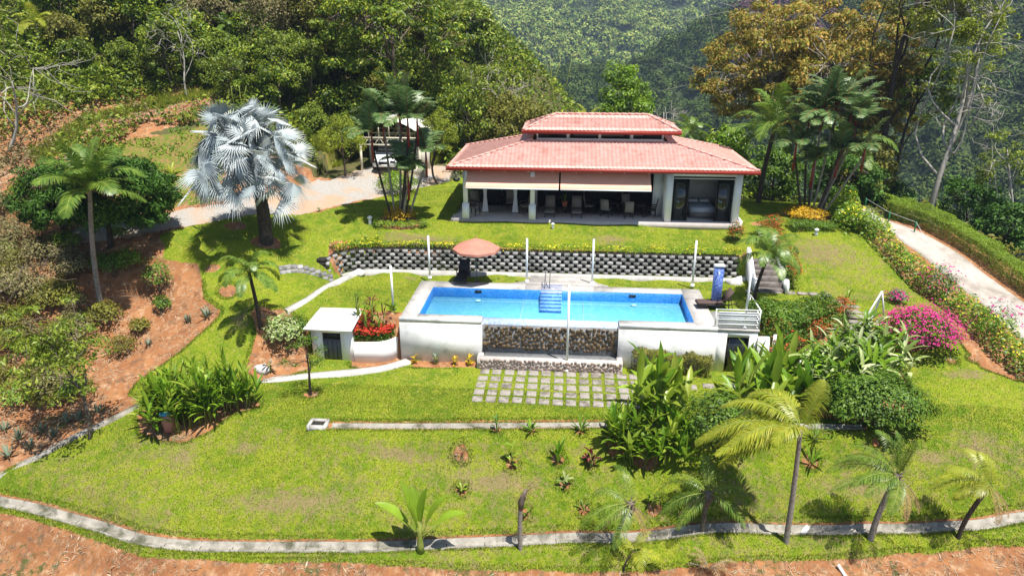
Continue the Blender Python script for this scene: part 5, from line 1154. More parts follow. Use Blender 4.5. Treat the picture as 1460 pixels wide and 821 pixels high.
# ================================================================ SMALL PLANTS OF THE SLOPE
def R(u, v, vt=None): q = GB(u, v); return q
for a in [
 (730,662,7,.34,.16,.9,'thin stalked plant with lime yellow flower heads in the middle of the slope','lilyyel',.75,(.2,1.2)),
 (796,657,12,.75,.14,.35,'green ginger plant with upright leaves on a soil spot of the slope','lily',.35,(.9,1.45)),
 (842,665,16,.35,.12,.75,'burgundy leaved ti plant on the slope beside the big leaved thicket','ti',.5,(.2,1.3)),
 (805,694,9,.3,.12,.4,'small plant with pale mottled leaves below the green ginger plant','var',.6,(.3,1.3)),
 (708,621,8,.28,.1,.55,'thin sapling beside the lawn channel, leftmost of the plants along it','shrub',.4,(.4,1.3)),
 (758,622,10,.45,.1,.2,'small green leafy plant at the edge of the lawn channel','lily',.7,(.5,1.3)),
 (828,622,10,.5,.1,.3,'small green plant at the lawn channel just left of the big leaved thicket','lily',.6,(.6,1.3)),
 (657,652,6,.16,.06,.15,'tiny withered brown plant on a soil spot of the slope','ti',.6,(.3,1.2)),
 (658,701,8,.25,.1,.2,'small yellow green seedling on the slope above the banana plant','lilyyel',.8,(.4,1.2)),
 (832,729,9,.4,.05,.12,'small tufted palm seedling beside the ragged leaning palm','palm',1.0,(.4,1.3)),
 (749,736,6,.25,.1,.15,'small dark seedling beside the dead palm stump','shrub',.8,(.5,1.3)),
 (931,724,11,.32,.13,.5,'pale green leafy plant on a soil spot between two wind blown palms','lilyyel',.7,(.2,1.2)),
 (1157,662,9,.7,.09,.3,'young leafy plant on a reddish soil spot above the slim coconut palm','lily',.9,(.5,1.3)),
 (1356,516,7,.3,.03,.1,'thin young plant on the right lawn bank, left of a pair','aloe',.6,(.3,1.3)),
 (1389,514,7,.35,.03,.1,'thin young plant on the right lawn bank, right of a pair','dry',.6,(.3,1.3)),
 (1207,432,9,.35,.14,.5,'young leafy sapling beside the first slab of the curving path','lilyyel',.6,(.3,1.3)),
 (592,518,10,.22,.1,.35,'small golden leaved plant at the pool wall, leftmost of four','croton',.6,(.3,1.3)),
 (622,519,10,.22,.09,.5,'small grey green plant at the pool wall, second of four','aloe',.6,(.3,1.3)),
 (649,520,11,.24,.1,.35,'small copper and yellow plant at the pool wall, third of four','croton',.6,(.3,1.3)),
 (669,520,12,.28,.1,.35,'small bushy copper plant at the pool wall beside the cobbles','croton',.6,(.3,1.3)),
 (385,530,12,.35,.09,.55,'withered ti plant with brown leaves on the soil left of the shed','dry',.9,(-.1,1.2)),
 (245,250,12,.9,.14,.1,'yellow green young palm behind the mango tree','palmyel',.9,(.5,1.3)),
 (35,272,9,.8,.12,.1,'yellowish young palm on the dry bank at the left edge','palmyel',.9,(.5,1.3)),
 (1160,640,16,.7,.05,.45,'tufted young palm between the round shrub and the lime leaves','palm',.9,(.4,1.3)),
 (455,302,8,.3,.05,.15,'little plant on a soil spot under the silver palm fronds','shrub',.6,(.4,1.3))]:
    u, v, n, L, Wd, stk, lab, leaf, arch, el = a
    rosette('small_plant', R(u, v), n, L, Wd, lab, leaf, el, arch, 'plant', stalk=stk, group='small plants dotted over the garden')
for i, (u, v, s) in enumerate([(268,455,.7),(296,452,1.),(212,492,.6),(12,650,.9),(28,628,1.),(44,640,.8),(60,615,.9),(78,622,.8),(95,600,.8),(112,596,.7),(6,612,.8),(140,588,.6)]):
    rosette('agave', R(u, v), 16, .6*s, .07, ['grey agave clump on the red bank near the lawn edge', 'spiky snake plant clump beside the kerb at the bottom left'][i > 2], 'aloe', (.6, 1.45), .25, 'succulent', ['agaves on the red bank', 'snake plants along the kerb'][i > 2])
# ================================================================ CLUMPS AND HEDGES
clump_plants('ginger_thicket', poly_px([(205,610),(235,585),(300,570),(368,578),(350,588),(320,598),(285,618),(240,625)]), 120, 'dense thicket of long green ginger leaves on the left lawn', .85, .13, 1.7, 'lily', .7, per=8, leaf2='lilyyel')
clump_plants('heliconia_thicket', poly_px([(862,668),(868,632),(905,620),(985,625),(975,672),(915,668)]), 60, 'dark leafy heliconia thicket at the right end of the lawn channel', .85, .17, 1.0, 'lily', .7, per=7, leaf2='lilyyel', share=.5)
clump_plants('big_leaved_clump', poly_px([(895,610),(905,590),(960,585),(975,618),(930,625)]), 16, 'tall clump with broad bright banana like leaves right of the paver grid', 1.4, .32, 2.0, 'lilyyel', .65, per=5, leaf2='lily', el=(.6, 1.45), share=.3)
clump_plants('big_leaved_clump', poly_px([(1035,600),(1050,560),(1130,550),(1140,590),(1110,615)]), 26, 'tall clump with broad lime green leaves in front of the garden stair', 1.4, .3, 1.9, 'lilyyel', .6, per=5, leaf2='lily', el=(.7, 1.5))
shrub('round_shrub', R(1018,640), 1.5, 2.3, 'bushy dark green shrub between the two big leaved clumps', 'shrub', n=2600, L=.16, Wd=.08)
shrub('round_shrub', R(1240,610), 2.2, 2.2, 'large rounded dark green shrub on the right lawn', 'shrub', n=9500, L=.15, Wd=.075, ry=1.4, shell=.6)
clump_plants('variegated_ginger', poly_px([(1128,575),(1160,535),(1205,505),(1248,512),(1288,540),(1285,570),(1200,590)]), 120, 'wide thicket of ginger with pale striped leaves behind the rounded shrub', .9, .17, 2.0, 'lily', .9, per=8, leaf2='var', el=(.1, 1.2), share=.65)
hl = spline(np.array([P(u, v, -2.1)[:2] for u, v in [(900,529),(960,530),(1014,533)]]), .3)
hedge_row('low_hedge', hl, .5, .95, 'rough green and bronze hedge along the right part of the pool wall', 'olive', 5200, .15, .035, lumpy=.2)
hl = spline(poly_px([(1068,478),(1110,470),(1150,462),(1182,452)]), .3)
hedge_row('green_hedge', hl, .65, .95, 'leafy green hedge running right from the railed platform', 'shrub', 6500, .15, .075, lumpy=.12)
hl = spline(poly_px([(1092,512),(1130,494),(1170,474),(1200,455),(1206,446)]), .3)
hedge_row('flowering_hedge', hl, .45, .75, 'long hedge full of orange red flowers below the green hedge', 'shrub', 4200, .1, .05, flower='orangefl', nf=2400, fs=.07, cat='hedge')
hl = spline(np.array([(11.75,34.9),(11.85,36.2),(11.6,37.4),(11.3,38.4),(10.9,39.3)]), .3)
hedge_row('flowering_hedge', hl, .42, 1.0, 'steep hedge with orange flowers climbing along the right side of the stone stairs', 'shrub', 4200, .1, .05, flower='orangefl', nf=1500, fs=.07)
hl = spline(np.array([(-12.9,35.9),(-12.4,36.7),(-11.4,37.2),(-9,37.35),(-4,37.35),(1,37.35),(6,37.35),(9.6,37.3)]), .4)
hedge_row('yellow_flower_border', hl, .32, .42, 'low border with yellow flowers along the top of the block retaining wall', 'bright', 7500, .12, .055, flower='yelfl', nf=1500, fs=.085, cat='flower border')
dh = spline(poly_px([(1180,282),(1205,300),(1232,328),(1262,358),(1298,392),(1340,425),(1372,448),(1405,475),(1442,512),(1490,545)]), .4)
hedge_row('yellow_flower_border', dh, .95, 1.3, 'long loose border of yellow flowering bushes beside the driveway', 'bright', 36000, .19, .095, flower='yelfl', nf=6500, fs=.12, cat='flower border', box=False, lumpy=.3, zb=-.05)
tgd = nrm(np.gradient(dl, axis=0)); ofs = dl+np.c_[-tgd[:, 1], tgd[:, 0]]*2.55
if ofs[0, 0] < dl[0, 0]: ofs = dl-np.c_[-tgd[:, 1], tgd[:, 0]]*2.55
ofs = np.vstack([ofs[0]+(ofs[0]-ofs[3])*1.2, ofs])
hedge_row('clipped_hedge', spline(ofs, .5), .85, 1.15, 'thick clipped green hedge along the far side of the driveway', 'clip', 60000, .07, .04, lumpy=.04, nst=60)
hp = poly_px([(1128,334),(1150,318),(1190,320),(1190,334)])
hl = spline(poly_px([(1125,328),(1155,327),(1188,328)]), .3); hedge_row('low_hedge', hl, .55, .35, 'low dark green ground hedge in front of the right sealing wax palms', 'shrub', 2600, .12, .05)
shrub('croton_bush', R(1146,312), 1.25, .8, 'round golden croton bush at the foot of the right sealing wax palms', 'croton', n=2200, L=.15, Wd=.06)
shrub('croton_bush', R(570,313), 1.0, .85, 'golden croton bush at the foot of the left sealing wax palms', 'croton', n=1600, L=.14, Wd=.055)
for u, s in ((541,.42),(556,.45),(572,.46),(588,.44),(603,.4)): shrub('border_shrub', R(u,325), s, .5, 'small rounded yellow green shrub in the row below the golden croton', 'clip', n=420, L=.09, Wd=.04, group='small shrubs below the left croton')
t = shrub('round_shrub', R(568,274), 1.5, 1.55, 'rounded green shrub at the gravel edge behind the left sealing wax palms', 'bright', n=3200, L=.14, Wd=.07)
shrub('red_flower_shrub', R(1048,345), .45, 1.1, 'small shrub with orange red flowers at the right corner of the terrace', 'shrub', n=800, L=.12, Wd=.05, flower='orangefl', nf=300)
shrub('red_flower_shrub', R(1103,322), .5, .6, 'low shrub with orange red flowers on the lawn right of the terrace', 'shrub', n=500, L=.12, Wd=.05, flower='orangefl', nf=260)
shrub('bougainvillea', R(1305,500), 1.75, 2.1, 'bougainvillea bush covered in magenta blossom on the right lawn', 'shrub', n=3200, L=.12, Wd=.06, flower='magenta', nf=2300, fs=.11, shell=.55, ry=1.1)
for (u, v, r, h, lab) in [(1338,425,.9,1.9,'straggly grey green bougainvillea with few magenta flowers beside the driveway'),(1420,470,1.0,1.8,'straggly bougainvillea with magenta tips at the right end of the yellow border'),(1278,432,.5,.7,'small magenta flowering shrub at the lawn corner by the yellow border')]:
    shrub('bougainvillea', R(u, v), r, h, lab, 'aloe', n=420, L=.12, Wd=.06, flower='magenta', nf=70, fs=.14, stems=14)
shrub('bougainvillea', R(1118,275), 1.8, 2.2, 'magenta dotted shrub behind the lawn right of the house', 'shrub', n=2200, L=.2, Wd=.1, flower='magenta', nf=120, fs=.2)
# planter content
pb = poly_px([(508,508),(540,505),(580,497),(583,488),(550,480),(508,482)])
t = thing('red_flower_bed', (-8.6, 30.1, -1.2), 'mass of bright red flowers filling the curved white planter', 'flower bed', world=True); mb = MB(); fb = MB()
qq = rng.uniform((-10.0, 29.5), (-7.9, 31.0), (6500, 2)); pln = pl_+nr*.1; ymin = np.interp(qq[:, 0], pln[:, 0], pln[:, 1]); qq = qq[qq[:, 1] > ymin]
zz = -1.15+(qq[:, 1]-29.4)*.32+rng.random(len(qq))*.55; c = np.c_[qq, zz]; nr_ = nrm(rdir(len(c))*.6+np.array([0, -.2, 1.])); ax = perp(nr_, rdir(len(c))); leaf_quads(mb, c, ax, nr_, .12, .055); mb.build('foliage', L_['shrub'], t)
k = (zz-(-1.15+(qq[:, 1]-29.4)*.32)) > .28; c = c[k]+(0, 0, .05); k2 = rng.random(len(c)) < .95; c = c[k2]; nr_ = nrm(rdir(len(c))*.4+np.array([0, -.3, 1.])); ax = perp(nr_, rdir(len(c))); leaf_quads(fb, c, ax, nr_, .10, .09); fb.build('flowers', L_['redfl'], t)
for i, (u, vb, vt, n, leaf, lab) in enumerate([(512,470,405,22,'shrub','tall thin green plant at the left back of the red flowers'),(532,474,418,30,'ti','burgundy ti plant rising behind the red flowers, left of two'),(549,474,424,24,'ti','burgundy ti plant rising behind the red flowers, right of two'),(522,478,430,24,'lily','green cordyline at the left behind the red flowers'),(562,470,430,22,'lily','green cordyline at the right behind the red flowers, against the pool deck'),(541,478,445,24,'lily','short green cordyline in the middle behind the red flowers')]):
    q = P(u, vb-7, -.65); h = top_h(q, vt); rosette('cordyline', q, n, .42, .07, lab, leaf, (.2, 1.4), .6, 'plant', 'tall plants in the planter', stalk=max(h-.3, .3))
shrub('variegated_shrub', R(405,490), .95, 1.5, 'shrub with cream variegated leaves behind the shed corner', 'var', n=1100, L=.18, Wd=.09)
shrub('round_shrub', R(425,478), .7, 1.0, 'dark green shrub touching the left side of the shed roof', 'shrub', n=900, L=.14, Wd=.06)
# young feathery trees
make_tree('young_tree', top_h(GB(443,563), 478), 1.0, 1.1, GB(443,563), 'young slim tree with feathery leaves in front of the shed', leaf='shrub', bark='barkdark', nc=16, per=60, cl=.32, L=.1, Wd=.035, tr=.07, flat=.35, forks=3)
make_tree('feathery_tree', top_h(GB(127,628), 425), 2.1, 1.6, GB(127,628), 'thin pale trunked tree with sparse feathery leaves at the kerb on the left', leaf='jungle2', bark='bark', nc=60, per=60, cl=.6, L=.22, Wd=.075, tr=.09, flat=.3, forks=6, lean=(-.9, .1), bare=0, shell=.2)
# mango trees, shrubs of the left bank
q = GB(155, 350); make_tree('mango_tree', top_h(q, 226), 2.5, .8, q, 'dense dark green mango tree with drooping leaves beside the left coconut palm', leaf='mango', bark='barkdark', nc=150, per=190, cl=.55, L=.26, Wd=.075, tr=.18, lean=(1.1, .3), up=.3, shell=.7)
q = GB(95, 350); make_tree('mango_tree', top_h(q, 232), 1.9, .7, q, 'smaller dark mango tree standing left of the coconut trunk', leaf='mango', bark='barkdark', nc=90, per=170, cl=.5, L=.26, Wd=.065, tr=.14, up=.15)
bank = [(165,392,.8,1.3,'shrub','green shrub in front of the mango tree'),(228,415,.8,1.9,'shrub','upright green shrub with pale fruits at the top of the red bank'),(185,385,.8,1.2,'bright','light green shrub between two shrubs in front of the mango tree'),(232,440,.5,.7,'shrub','small green shrub low on the red bank'),
 (200,470,.55,.7,'olive','small sparse green shrub in the middle of the red bank'),(15,345,1.2,1.5,'olivedry','dusty shrub at the left edge below the dry bank'),(60,372,1.2,1.4,'olivedry','dusty shrub left of the coconut trunk'),(105,395,1.0,1.3,'olivedry','dusty shrub touching the coconut trunk'),
 (20,420,1.3,1.7,'olivedry','large dusty shrub at the left edge of the red bank'),(70,440,1.2,1.4,'olive','olive green shrub on the upper red bank'),(110,470,.9,1.1,'olivedry','dusty low shrub on the red bank right of the olive one'),(20,495,1.2,1.5,'olive','olive shrub at the left edge of the red bank'),
 (75,520,1.1,1.2,'bright','lighter green shrub on the lower red bank'),(30,570,1.1,1.1,'bright','bright shrub at the left edge near the snake plants'),(105,560,.9,1.0,'bright','low bright shrub beside the feathery tree'),(70,575,.8,.8,'olive','low olive shrub above the snake plants'),
 (0,380,1.3,1.6,'olivedry','dusty shrub cut by the left edge of the picture'),(150,450,.6,.8,'olive','sparse shrub at the foot of the coconut palm')]
for u, v, r, h, lf, lab in bank: shrub('bank_shrub', R(u, v), r, h, lab, lf, n=int(700*r*r+250), L=.16, Wd=.06, stems=9)
rb = np.random.default_rng(11); base_b = []
for lf, lab in (('olivedry','dusty shrub in the dense scrub covering the left bank'),('olive','olive green shrub in the dense scrub covering the left bank'),('bright','fresh green shrub in the dense scrub covering the left bank')):
    b_ = None
    for k in range(16 if lf != 'bright' else 8):
        q = GB(rb.uniform(-10, 120) if k % 3 else rb.uniform(60, 175), 270+k*20+rb.uniform(-12, 12))
        if k % 3 == 0 and q[0] > -19: pass
        if b_ is None: b_ = shrub('bank_shrub', q, 1.0, 1.3, lab, lf, n=900, L=.17, Wd=.065, stems=9, group='scrub of the left bank')
        else: copy_tree(b_, q, rb.uniform(0, 6), rb.uniform(.55, 1.15), lab, 'scrub of the left bank')
t = make_tree('bare_tree', 4.2, 2.6, 1.5, GB(12,470), 'leafless branching tree among the shrubs at the left edge', bark='bark', nc=12, per=0, tr=.07, bare=3)
# ================================================================ FURNITURE, LAMPS, CAR
def lounger(name, q, rz, back, mt, fr, label, wheels=False, group=None):
    t = thing(name, q, label, 'sun lounger', group, rz=rz)     # lies along +y, head at +y
    mb = MB()
    for x in (-.3, .3): mb.bar((x, -.95, .3), (x, .3, .3), .045); mb.bar((x, .3, .3), (x, .95, .34), .045)
    for y in (-.95, .3): mb.bar((-.3, y, .3), (.3, y, .3), .04)
    mb.build('frame', M[fr], t)
    for x in (-.28, .28):
        for y in (-.8, .55): l = MB(); l.bar((x, y, 0), (x, y, .29), .045); l.build('leg', M[fr], t)
    mb = MB(); mb.cbox(-.29, -.95, .325, .29, .28, .40, .02); mb.build('seat', M[mt], t)
    mb = MB(); c, s = math.cos(back), math.sin(back); mb.obox((0, .3+.36*c, .38+.36*s), (.29, 0, 0), (0, .36*c, .36*s), (0, -.035*s, .035*c)); b_ = mb.build('backrest', M[mt], t)
    mb = MB()
    for x in (-.26, .26): mb.bar((x, .3+.5*c, .34+.5*s), (x, .75, .05), .03)
    mb.build('back_support', M[fr], t)
    mb = MB()
    for x in (-.33, .33): mb.bar((x, -.1, .52), (x, .35, .55), .05, .03); mb.bar((x, -.05, .3), (x, -.05, .52), .03)
    mb.build('armrest', M[fr], t); return t
q = P(659, 400, .1); lounger('sun_lounger', (q[0], 35.3, .02), -.05, .95, 'black', 'black', 'black sun lounger under the terracotta parasol')
q = P(1018, 433, .1); lounger('sun_lounger', (q[0], 32.3, .02), -PI/2+.1, .95, 'brown', 'frame', 'brown sun lounger standing by the blue mosaic pillar')
for u, lab in ((784,'grey sling sun lounger in the terrace shade left of the potted plant'), (822,'grey sling sun lounger in the terrace shade right of the potted plant')):
    x = XU(u, 300, 41.2); lounger('sun_lounger', (x, 41.2, FZ), 0, 1.15, 'taupe', 'frame', lab)
q = P(680, 404, .02); t = thing('parasol', q, 'open terracotta parasol standing on the pool lawn beside the black lounger', 'parasol')
hp_ = top_h(q, 339); n = 8
mb = MB(); mb.cyl(0, 0, 0, hp_-.03, .022, 8); mb.build('pole', M['doorgrey'], t)
mb = MB(); mb.cyl(0, 0, 0, .07, .2, 16); mb.build('base', M['black'], t)
V = [(0, 0, hp_)]; Fc = []; R1 = 1.27; zr = hp_-.56
for ring, (r, z) in enumerate(((.5, hp_-.21), (.95, hp_-.39), (R1, zr))):
    for i in range(16):
        a = i*PI/8+.2; k_ = 1. if i % 2 == 0 else .925; zz = z; V.append((math.cos(a)*r*k_, math.sin(a)*r*k_, zz))
for i in range(16):
    j = (i+1) % 16; Fc.append((0, 1+i, 1+j)); Fc += [(1+i, 17+i, 17+j, 1+j), (17+i, 33+i, 33+j, 17+j)]
mb = MB(); mb.add(V, Fc)
V2 = []; 
for i in range(16): p = V[33+i]; V2 += [p, (p[0]*1.01, p[1]*1.01, p[2]-.12)]
mb.add(V2, [(2*i, 2*((i+1) % 16), 2*((i+1) % 16)+1, 2*i+1) for i in range(16)]); mb.build('canopy', M['umb'], t)
for i in range(8):
    a = i*PI/4+.2; mb = MB(); mb.bar((0, 0, hp_-.06), (math.cos(a)*R1*.98, math.sin(a)*R1*.98, zr-.02), .015); mb.build('rib', M['frame'], t)
mb = MB(); mb.tube([(0, 0, hp_-.02), (0, 0, hp_+.05), (0, 0, hp_+.1)], [.03, .03, .01], 8); mb.build('finial', M['umb'], t)
def chair(u, y, rz, label, cush='taupe', s=1., name='patio_chair', cat='chair', v=305):
    x = XU(u, v, y); t = thing(name, (x, y, FZ), label, cat, rz=rz, sc=s)
    mb = MB(); mb.cbox(-.26, -.26, .42, .26, .26, .48, .02); mb.build('seat', M[cush], t)
    mb = MB(); mb.obox((0, .31, .78), (.25, 0, 0), (0, .06, .32), (0, .025, 0)); mb.build('backrest', M[cush], t)
    for sx in (-.25, .25):
        for sy in (-.25, .25): l = MB(); l.bar((sx, sy, 0), (sx, sy, .42), .035); l.build('leg', M['frame'], t)
        l = MB(); l.bar((sx*1.1, -.22, .64), (sx*1.1, .3, .68), .045); l.bar((sx*1.1, -.22, .44), (sx*1.1, -.22, .64), .03); l.build('armrest', M['frame'], t)
    return t
chair(675, 40.7, 1.2, 'cushioned armchair at the left end of the terrace', s=1.15, name='armchair', cat='armchair')
chair(681, 41.6, .6, 'cushioned armchair just behind the leftmost one', s=1.1, name='armchair', cat='armchair')
chair(750, 41.2, -1.0, 'cushioned armchair behind the middle white column', s=1.15, name='armchair', cat='armchair')
def table(u, y, w, d, label):
    x = XU(u, 300, y); t = thing('dining_table', (x, y, FZ), label, 'table'); mb = MB(); mb.cbox(-w/2, -d/2, .7, w/2, d/2, .75, .01); mb.build('tabletop', M['frame'], t)
    for sx in (-1, 1):
        for sy in (-1, 1): l = MB(); l.bar((sx*(w/2-.08), sy*(d/2-.08), 0), (sx*(w/2-.08), sy*(d/2-.08), .7), .05); l.build('leg', M['frame'], t)
table(908, 41.2, .9, .9, 'dark dining table on the terrace near the white wall'); table(868, 41.6, 1.2, .9, 'dark table in the middle of the terrace shade')
chair(896, 40.6, PI, 'chair with its back to the lawn at the right dining table', v=310); chair(928, 41.1, -PI/2-.2, 'dark chair at the right side of the dining table', 'frame'); chair(893, 41.9, 0.2, 'chair at the far side of the right dining table')
chair(864, 41.0, PI-.4, 'chair in front of the middle table in the shade'); chair(840, 41.8, PI/2, 'chair left of the middle table in the shade'); chair(728, 42.3, .1, 'armchair deep in the shade of the left terrace', 'taupe')
x = XU(805, 300, 41.8); t = thing('potted_plant', (x, 41.8, FZ), 'spiky plant in a terracotta pot between the two grey loungers', 'potted plant')
mb = MB(); mb.tube([(0, 0, .35), (0, 0, .4), (0, 0, .68)], [.12, .15, .2], 12); mb.build('pot', M['terracotta'], t); mb = MB(); mb.bar((0, 0, 0), (0, 0, .36), .25); mb.build('stand', M['frame'], t)
mb = MB(); n = 14; a = np.arange(n)*2.4; e = rng.uniform(.5, 1.4, n); blades(mb, np.tile([[0, 0, .66]], (n, 1)), np.c_[np.cos(a)*np.cos(e), np.sin(a)*np.cos(e), np.sin(e)], .55, .05, .4, 4); mb.build('leaves', L_['shrub'], t)
q = PY(651, 256, 39.5); t = thing('hanging_basket', q, 'hanging basket with a trailing plant under the left roof corner', 'hanging plant')
mb = MB(); mb.tube([(0, 0, -.12), (0, 0, -.05), (0, 0, .06)], [.08, .2, .24], 12); mb.build('basket', M['black'], t)
mb = MB()
for a in (0, 2.1, 4.2): mb.tube([(.22*math.cos(a), .22*math.sin(a), .05), (0, 0, EZ-.08-q[2])], .008, 4)
mb.build('chain', M['black'], t); mb = MB(); bush(mb, (0, 0, .15), .4, .4, .35, 260, .12, .05); mb.build('plant', L_['aloe'], t)
def lamp(u, v, label, s=1.):
    q = GB(u, v); t = thing('garden_lamp', q, label, 'garden lamp', sc=s); mb = MB(); mb.cyl(0, 0, -.05, .3, .10, 12, r2=.07); mb.build('post', M['white'], t); mb = MB(); mb.tube([(0, 0, .3), (0, 0, .36), (0, 0, .42)], [.13, .13, .05], 12); mb.build('cap', M['white'], t)
lamp(528, 321, 'small white garden lamp left of the croton bed', 1.2); lamp(788, 327, 'small pale garden lamp on the lawn in front of the terrace', .8); lamp(1163, 337, 'small white garden lamp on the crest of the right mound', 1.)
def rock(u, v, r, label):
    q = GB(u, v); mb = MB(); n, k = 12, 7; V = []
    for i in range(k):
        f = i/(k-1)*PI
        for j in range(n):
            a = j*2*PI/n; rr = r*(1+.15*math.sin(a*2+i)+.1*math.sin(a*5+i*2)); V.append((rr*math.sin(f)*math.cos(a)*1.3, rr*math.sin(f)*math.sin(a), rr*.75*math.cos(f)))
    mb.add(V, [(i*n+j, (i+1)*n+j, (i+1)*n+(j+1) % n, i*n+(j+1) % n) for i in range(k-1) for j in range(n)]); o = mb.build('rock', M['rock'], loc=q, smooth=True); tag(o, label, 'rock')
rock(512, 391, .28, 'pale rounded rock at the left foot of the retaining wall'); rock(1046, 405, .35, 'pale rock at the right foot of the retaining wall'); rock(1056, 400, .25, 'smaller pale rock beside the stair wall'); rock(374, 526, .3, 'pale rock on the soil left of the shed')
q = GB(243, 612); t = thing('plant_pot', q, 'tall pink pot with a blue rim at the foot of the ginger thicket', 'pot'); mb = MB(); mb.tube([(0, 0, 0), (0, 0, .5), (0, 0, .8)], [.24, .28, .3], 16); mb.build('body', M['pinkpot'], t); mb = MB(); mb.cyl(0, 0, .801, .86, .31, 16); mb.build('rim', M['bluew'], t)
# hammock on a white stand
q = GB(1247, 468); t = thing('hammock', q, 'white hammock slung on a white metal stand beside the curving path', 'hammock')
mb = MB(); mb.tube([(-.75, -.3, .02), (-.4, -.1, .9), (.1, .2, 1.75)], .04, 8); mb.tube([(.1, .2, 1.75), (.35, .3, .9), (.55, .4, 0)], .04, 8); mb.tube([(-.75, -.3, .04), (.55, .4, .04)], .04, 8); mb.build('stand', M['white_metal'], t, smooth=True)
mb = MB(); V = []; k = 12
for i in range(k+1):
    s = i/k
    for w in (-.3, -.1, .1, .3): V.append((-.5+.6*s, -.25+.45*s+.45*w*math.sin(PI*s)**.6, .45+1.2*s-.55*math.sin(PI*s)+.3*w*w*4*math.sin(PI*s)))
mb.add(V, [(i*4+j, (i+1)*4+j, (i+1)*4+j+1, i*4+j+1) for i in range(k) for j in range(3)]); mb.build('cloth', M['white'], t)
# cable fence with green posts
pts = [GB(1232, 302), GB(1266, 318), GB(1303, 333), GB(1325, 350)]; t = thing('cable_fence', pts[1], 'thin cable fence with two green posts at the top of the driveway', 'fence', world=True); gm_ = mat('green_paint', (.02,.16,.06), rough=.5)
for p in pts[:3]: mb = MB(); mb.cyl(p[0], p[1], p[2], p[2]+.8, .04, 8); mb.build('post', gm_, t)
mb = MB(); mb.tube([p+np.array([0, 0, .75 if i < 3 else .1]) for i, p in enumerate(pts)], .01, 5); mb.build('cable', M['white_metal'], t)
# carport
cq = PY(558, 236, 50.5); gz = 3.35; cx = cq[0]; t = thing('carport', (cx, 50.5, gz), 'open carport with an arched pale canopy on lattice trusses behind the gravel yard', 'carport', world=True)
ca0, ca1 = PY(512, 200, 49.5)[0], PY(600, 200, 49.5)[0]; zt2 = PY(555, 172, 50)[2]; ze = PY(515, 196, 49.5)[2]; y0c, y1c = 49.3, 54.5
mb = MB(); V = []; k = 16
for i in range(k+1):
    s = i/k; z = ze+.15+(zt2-ze-.1)*math.sin(PI*s)**.8
    for y in (y0c, y1c): V.append((ca0+(ca1-ca0)*s, y, z)); V.append((ca0+(ca1-ca0)*s, y, z+.06))
Q_ = []
for i in range(k): b0 = i*4; Q_ += [(b0, b0+4, b0+6, b0+2), (b0+1, b0+3, b0+7, b0+5), (b0, b0+1, b0+5, b0+4)]
mb.add(V, Q_); mb.build('canopy', M['panel'], t)
for y in (y0c+.1, (y0c+y1c)/2, y1c-.1):
    mb = MB(); mb.bar((ca0, y, ze), (ca1, y, ze), .09); mb.bar((ca0, y, ze-.5), (ca1, y, ze-.5), .09); n = 12
    for i in range(n):
        xa, xb = ca0+(ca1-ca0)*i/n, ca0+(ca1-ca0)*(i+1)/n; mb.bar((xa, y, ze-.5 if i % 2 else ze), (xb, y, ze if i % 2 else ze-.5), .05)
    for i in range(1, 6):
        s = i/6; mb.bar((ca0+(ca1-ca0)*s, y, ze), (ca0+(ca1-ca0)*s, y, ze+.15+(zt2-ze-.1)*math.sin(PI*s)**.8), .05)
    mb.build('truss', M['cream'], t)
    for xx in (ca0+.1, ca1-.1): l = MB(); l.bar((xx, y, gz-.4), (xx, y, ze-.5), .14); l.build('post', M['cream'], t)
mb = MB(); mb.box(PY(578,230,51)[0], 51, gz-.5, ca1+.3, 51.2, gz+1.7); mb.build('side_wall', M['panel'], t)
mb = MB(); mb.box(PY(575,230,49.3)[0], 49.2, gz-.5, ca1+.3, 49.35, gz+.3); mb.build('kerb', M['cream'], t)
# car, front facing the camera
x = PY(548, 232, 48.4)[0]; t = thing('parked_car', (x, 48.3, float(HZ([(x, 49.5)])[0])+.02), 'white car parked under the carport with its front facing the yard', 'car', world=False, rz=.05)
def sect(mb, secs, m=0):
    k = len(secs[0]); V = [p for s in secs for p in s]; n = len(secs); Fc = [(i*k+j, i*k+(j+1) % k, (i+1)*k+(j+1) % k, (i+1)*k+j) for i in range(n-1) for j in range(k)]+[tuple(range(k))[::-1], tuple(range((n-1)*k, n*k))]; mb.add(V, Fc, m)
def ring(y, w, z0, z1, r=.12): return [(-w+r, y, z0), (w-r, y, z0), (w, y, z0+r), (w, y, z1-r), (w-r, y, z1), (-w+r, y, z1), (-w, y, z1-r), (-w, y, z0+r)]
mb = MB(); sect(mb, [ring(-.05, .7, .35, .75), ring(.1, .85, .3, .9), ring(1.1, .9, .28, 1.05), ring(3.6, .9, .28, 1.1), ring(4.3, .85, .3, 1.0), ring(4.45, .7, .4, .9)]); mb.build('body', M['car'], t, smooth=False)
mb = MB(); sect(mb, [ring(1.0, .78, 1.0, 1.06, .02), ring(1.75, .66, 1.0, 1.55, .08), ring(3.4, .66, 1.0, 1.6, .08), ring(4.1, .74, 1.0, 1.1, .02)]); mb.build('windows', M['carglass'], t)
mb = MB(); mb.cbox(-.64, 1.8, 1.55, .64, 3.45, 1.64, .03); mb.build('roof', M['car'], t)
for sx in (-.62, .62): mb = MB(); mb.cbox(sx-.17, -.06, .62, sx+.17, .1, .78, .03); mb.build('headlight', M['carglass'], t)
mb = MB(); mb.box(-.38, -.075, .5, .38, -.02, .72); mb.build('grille', M['black'], t); mb = MB(); mb.box(-.22, -.085, .4, .22, -.05, .5); mb.build('number_plate', M['white'], t)
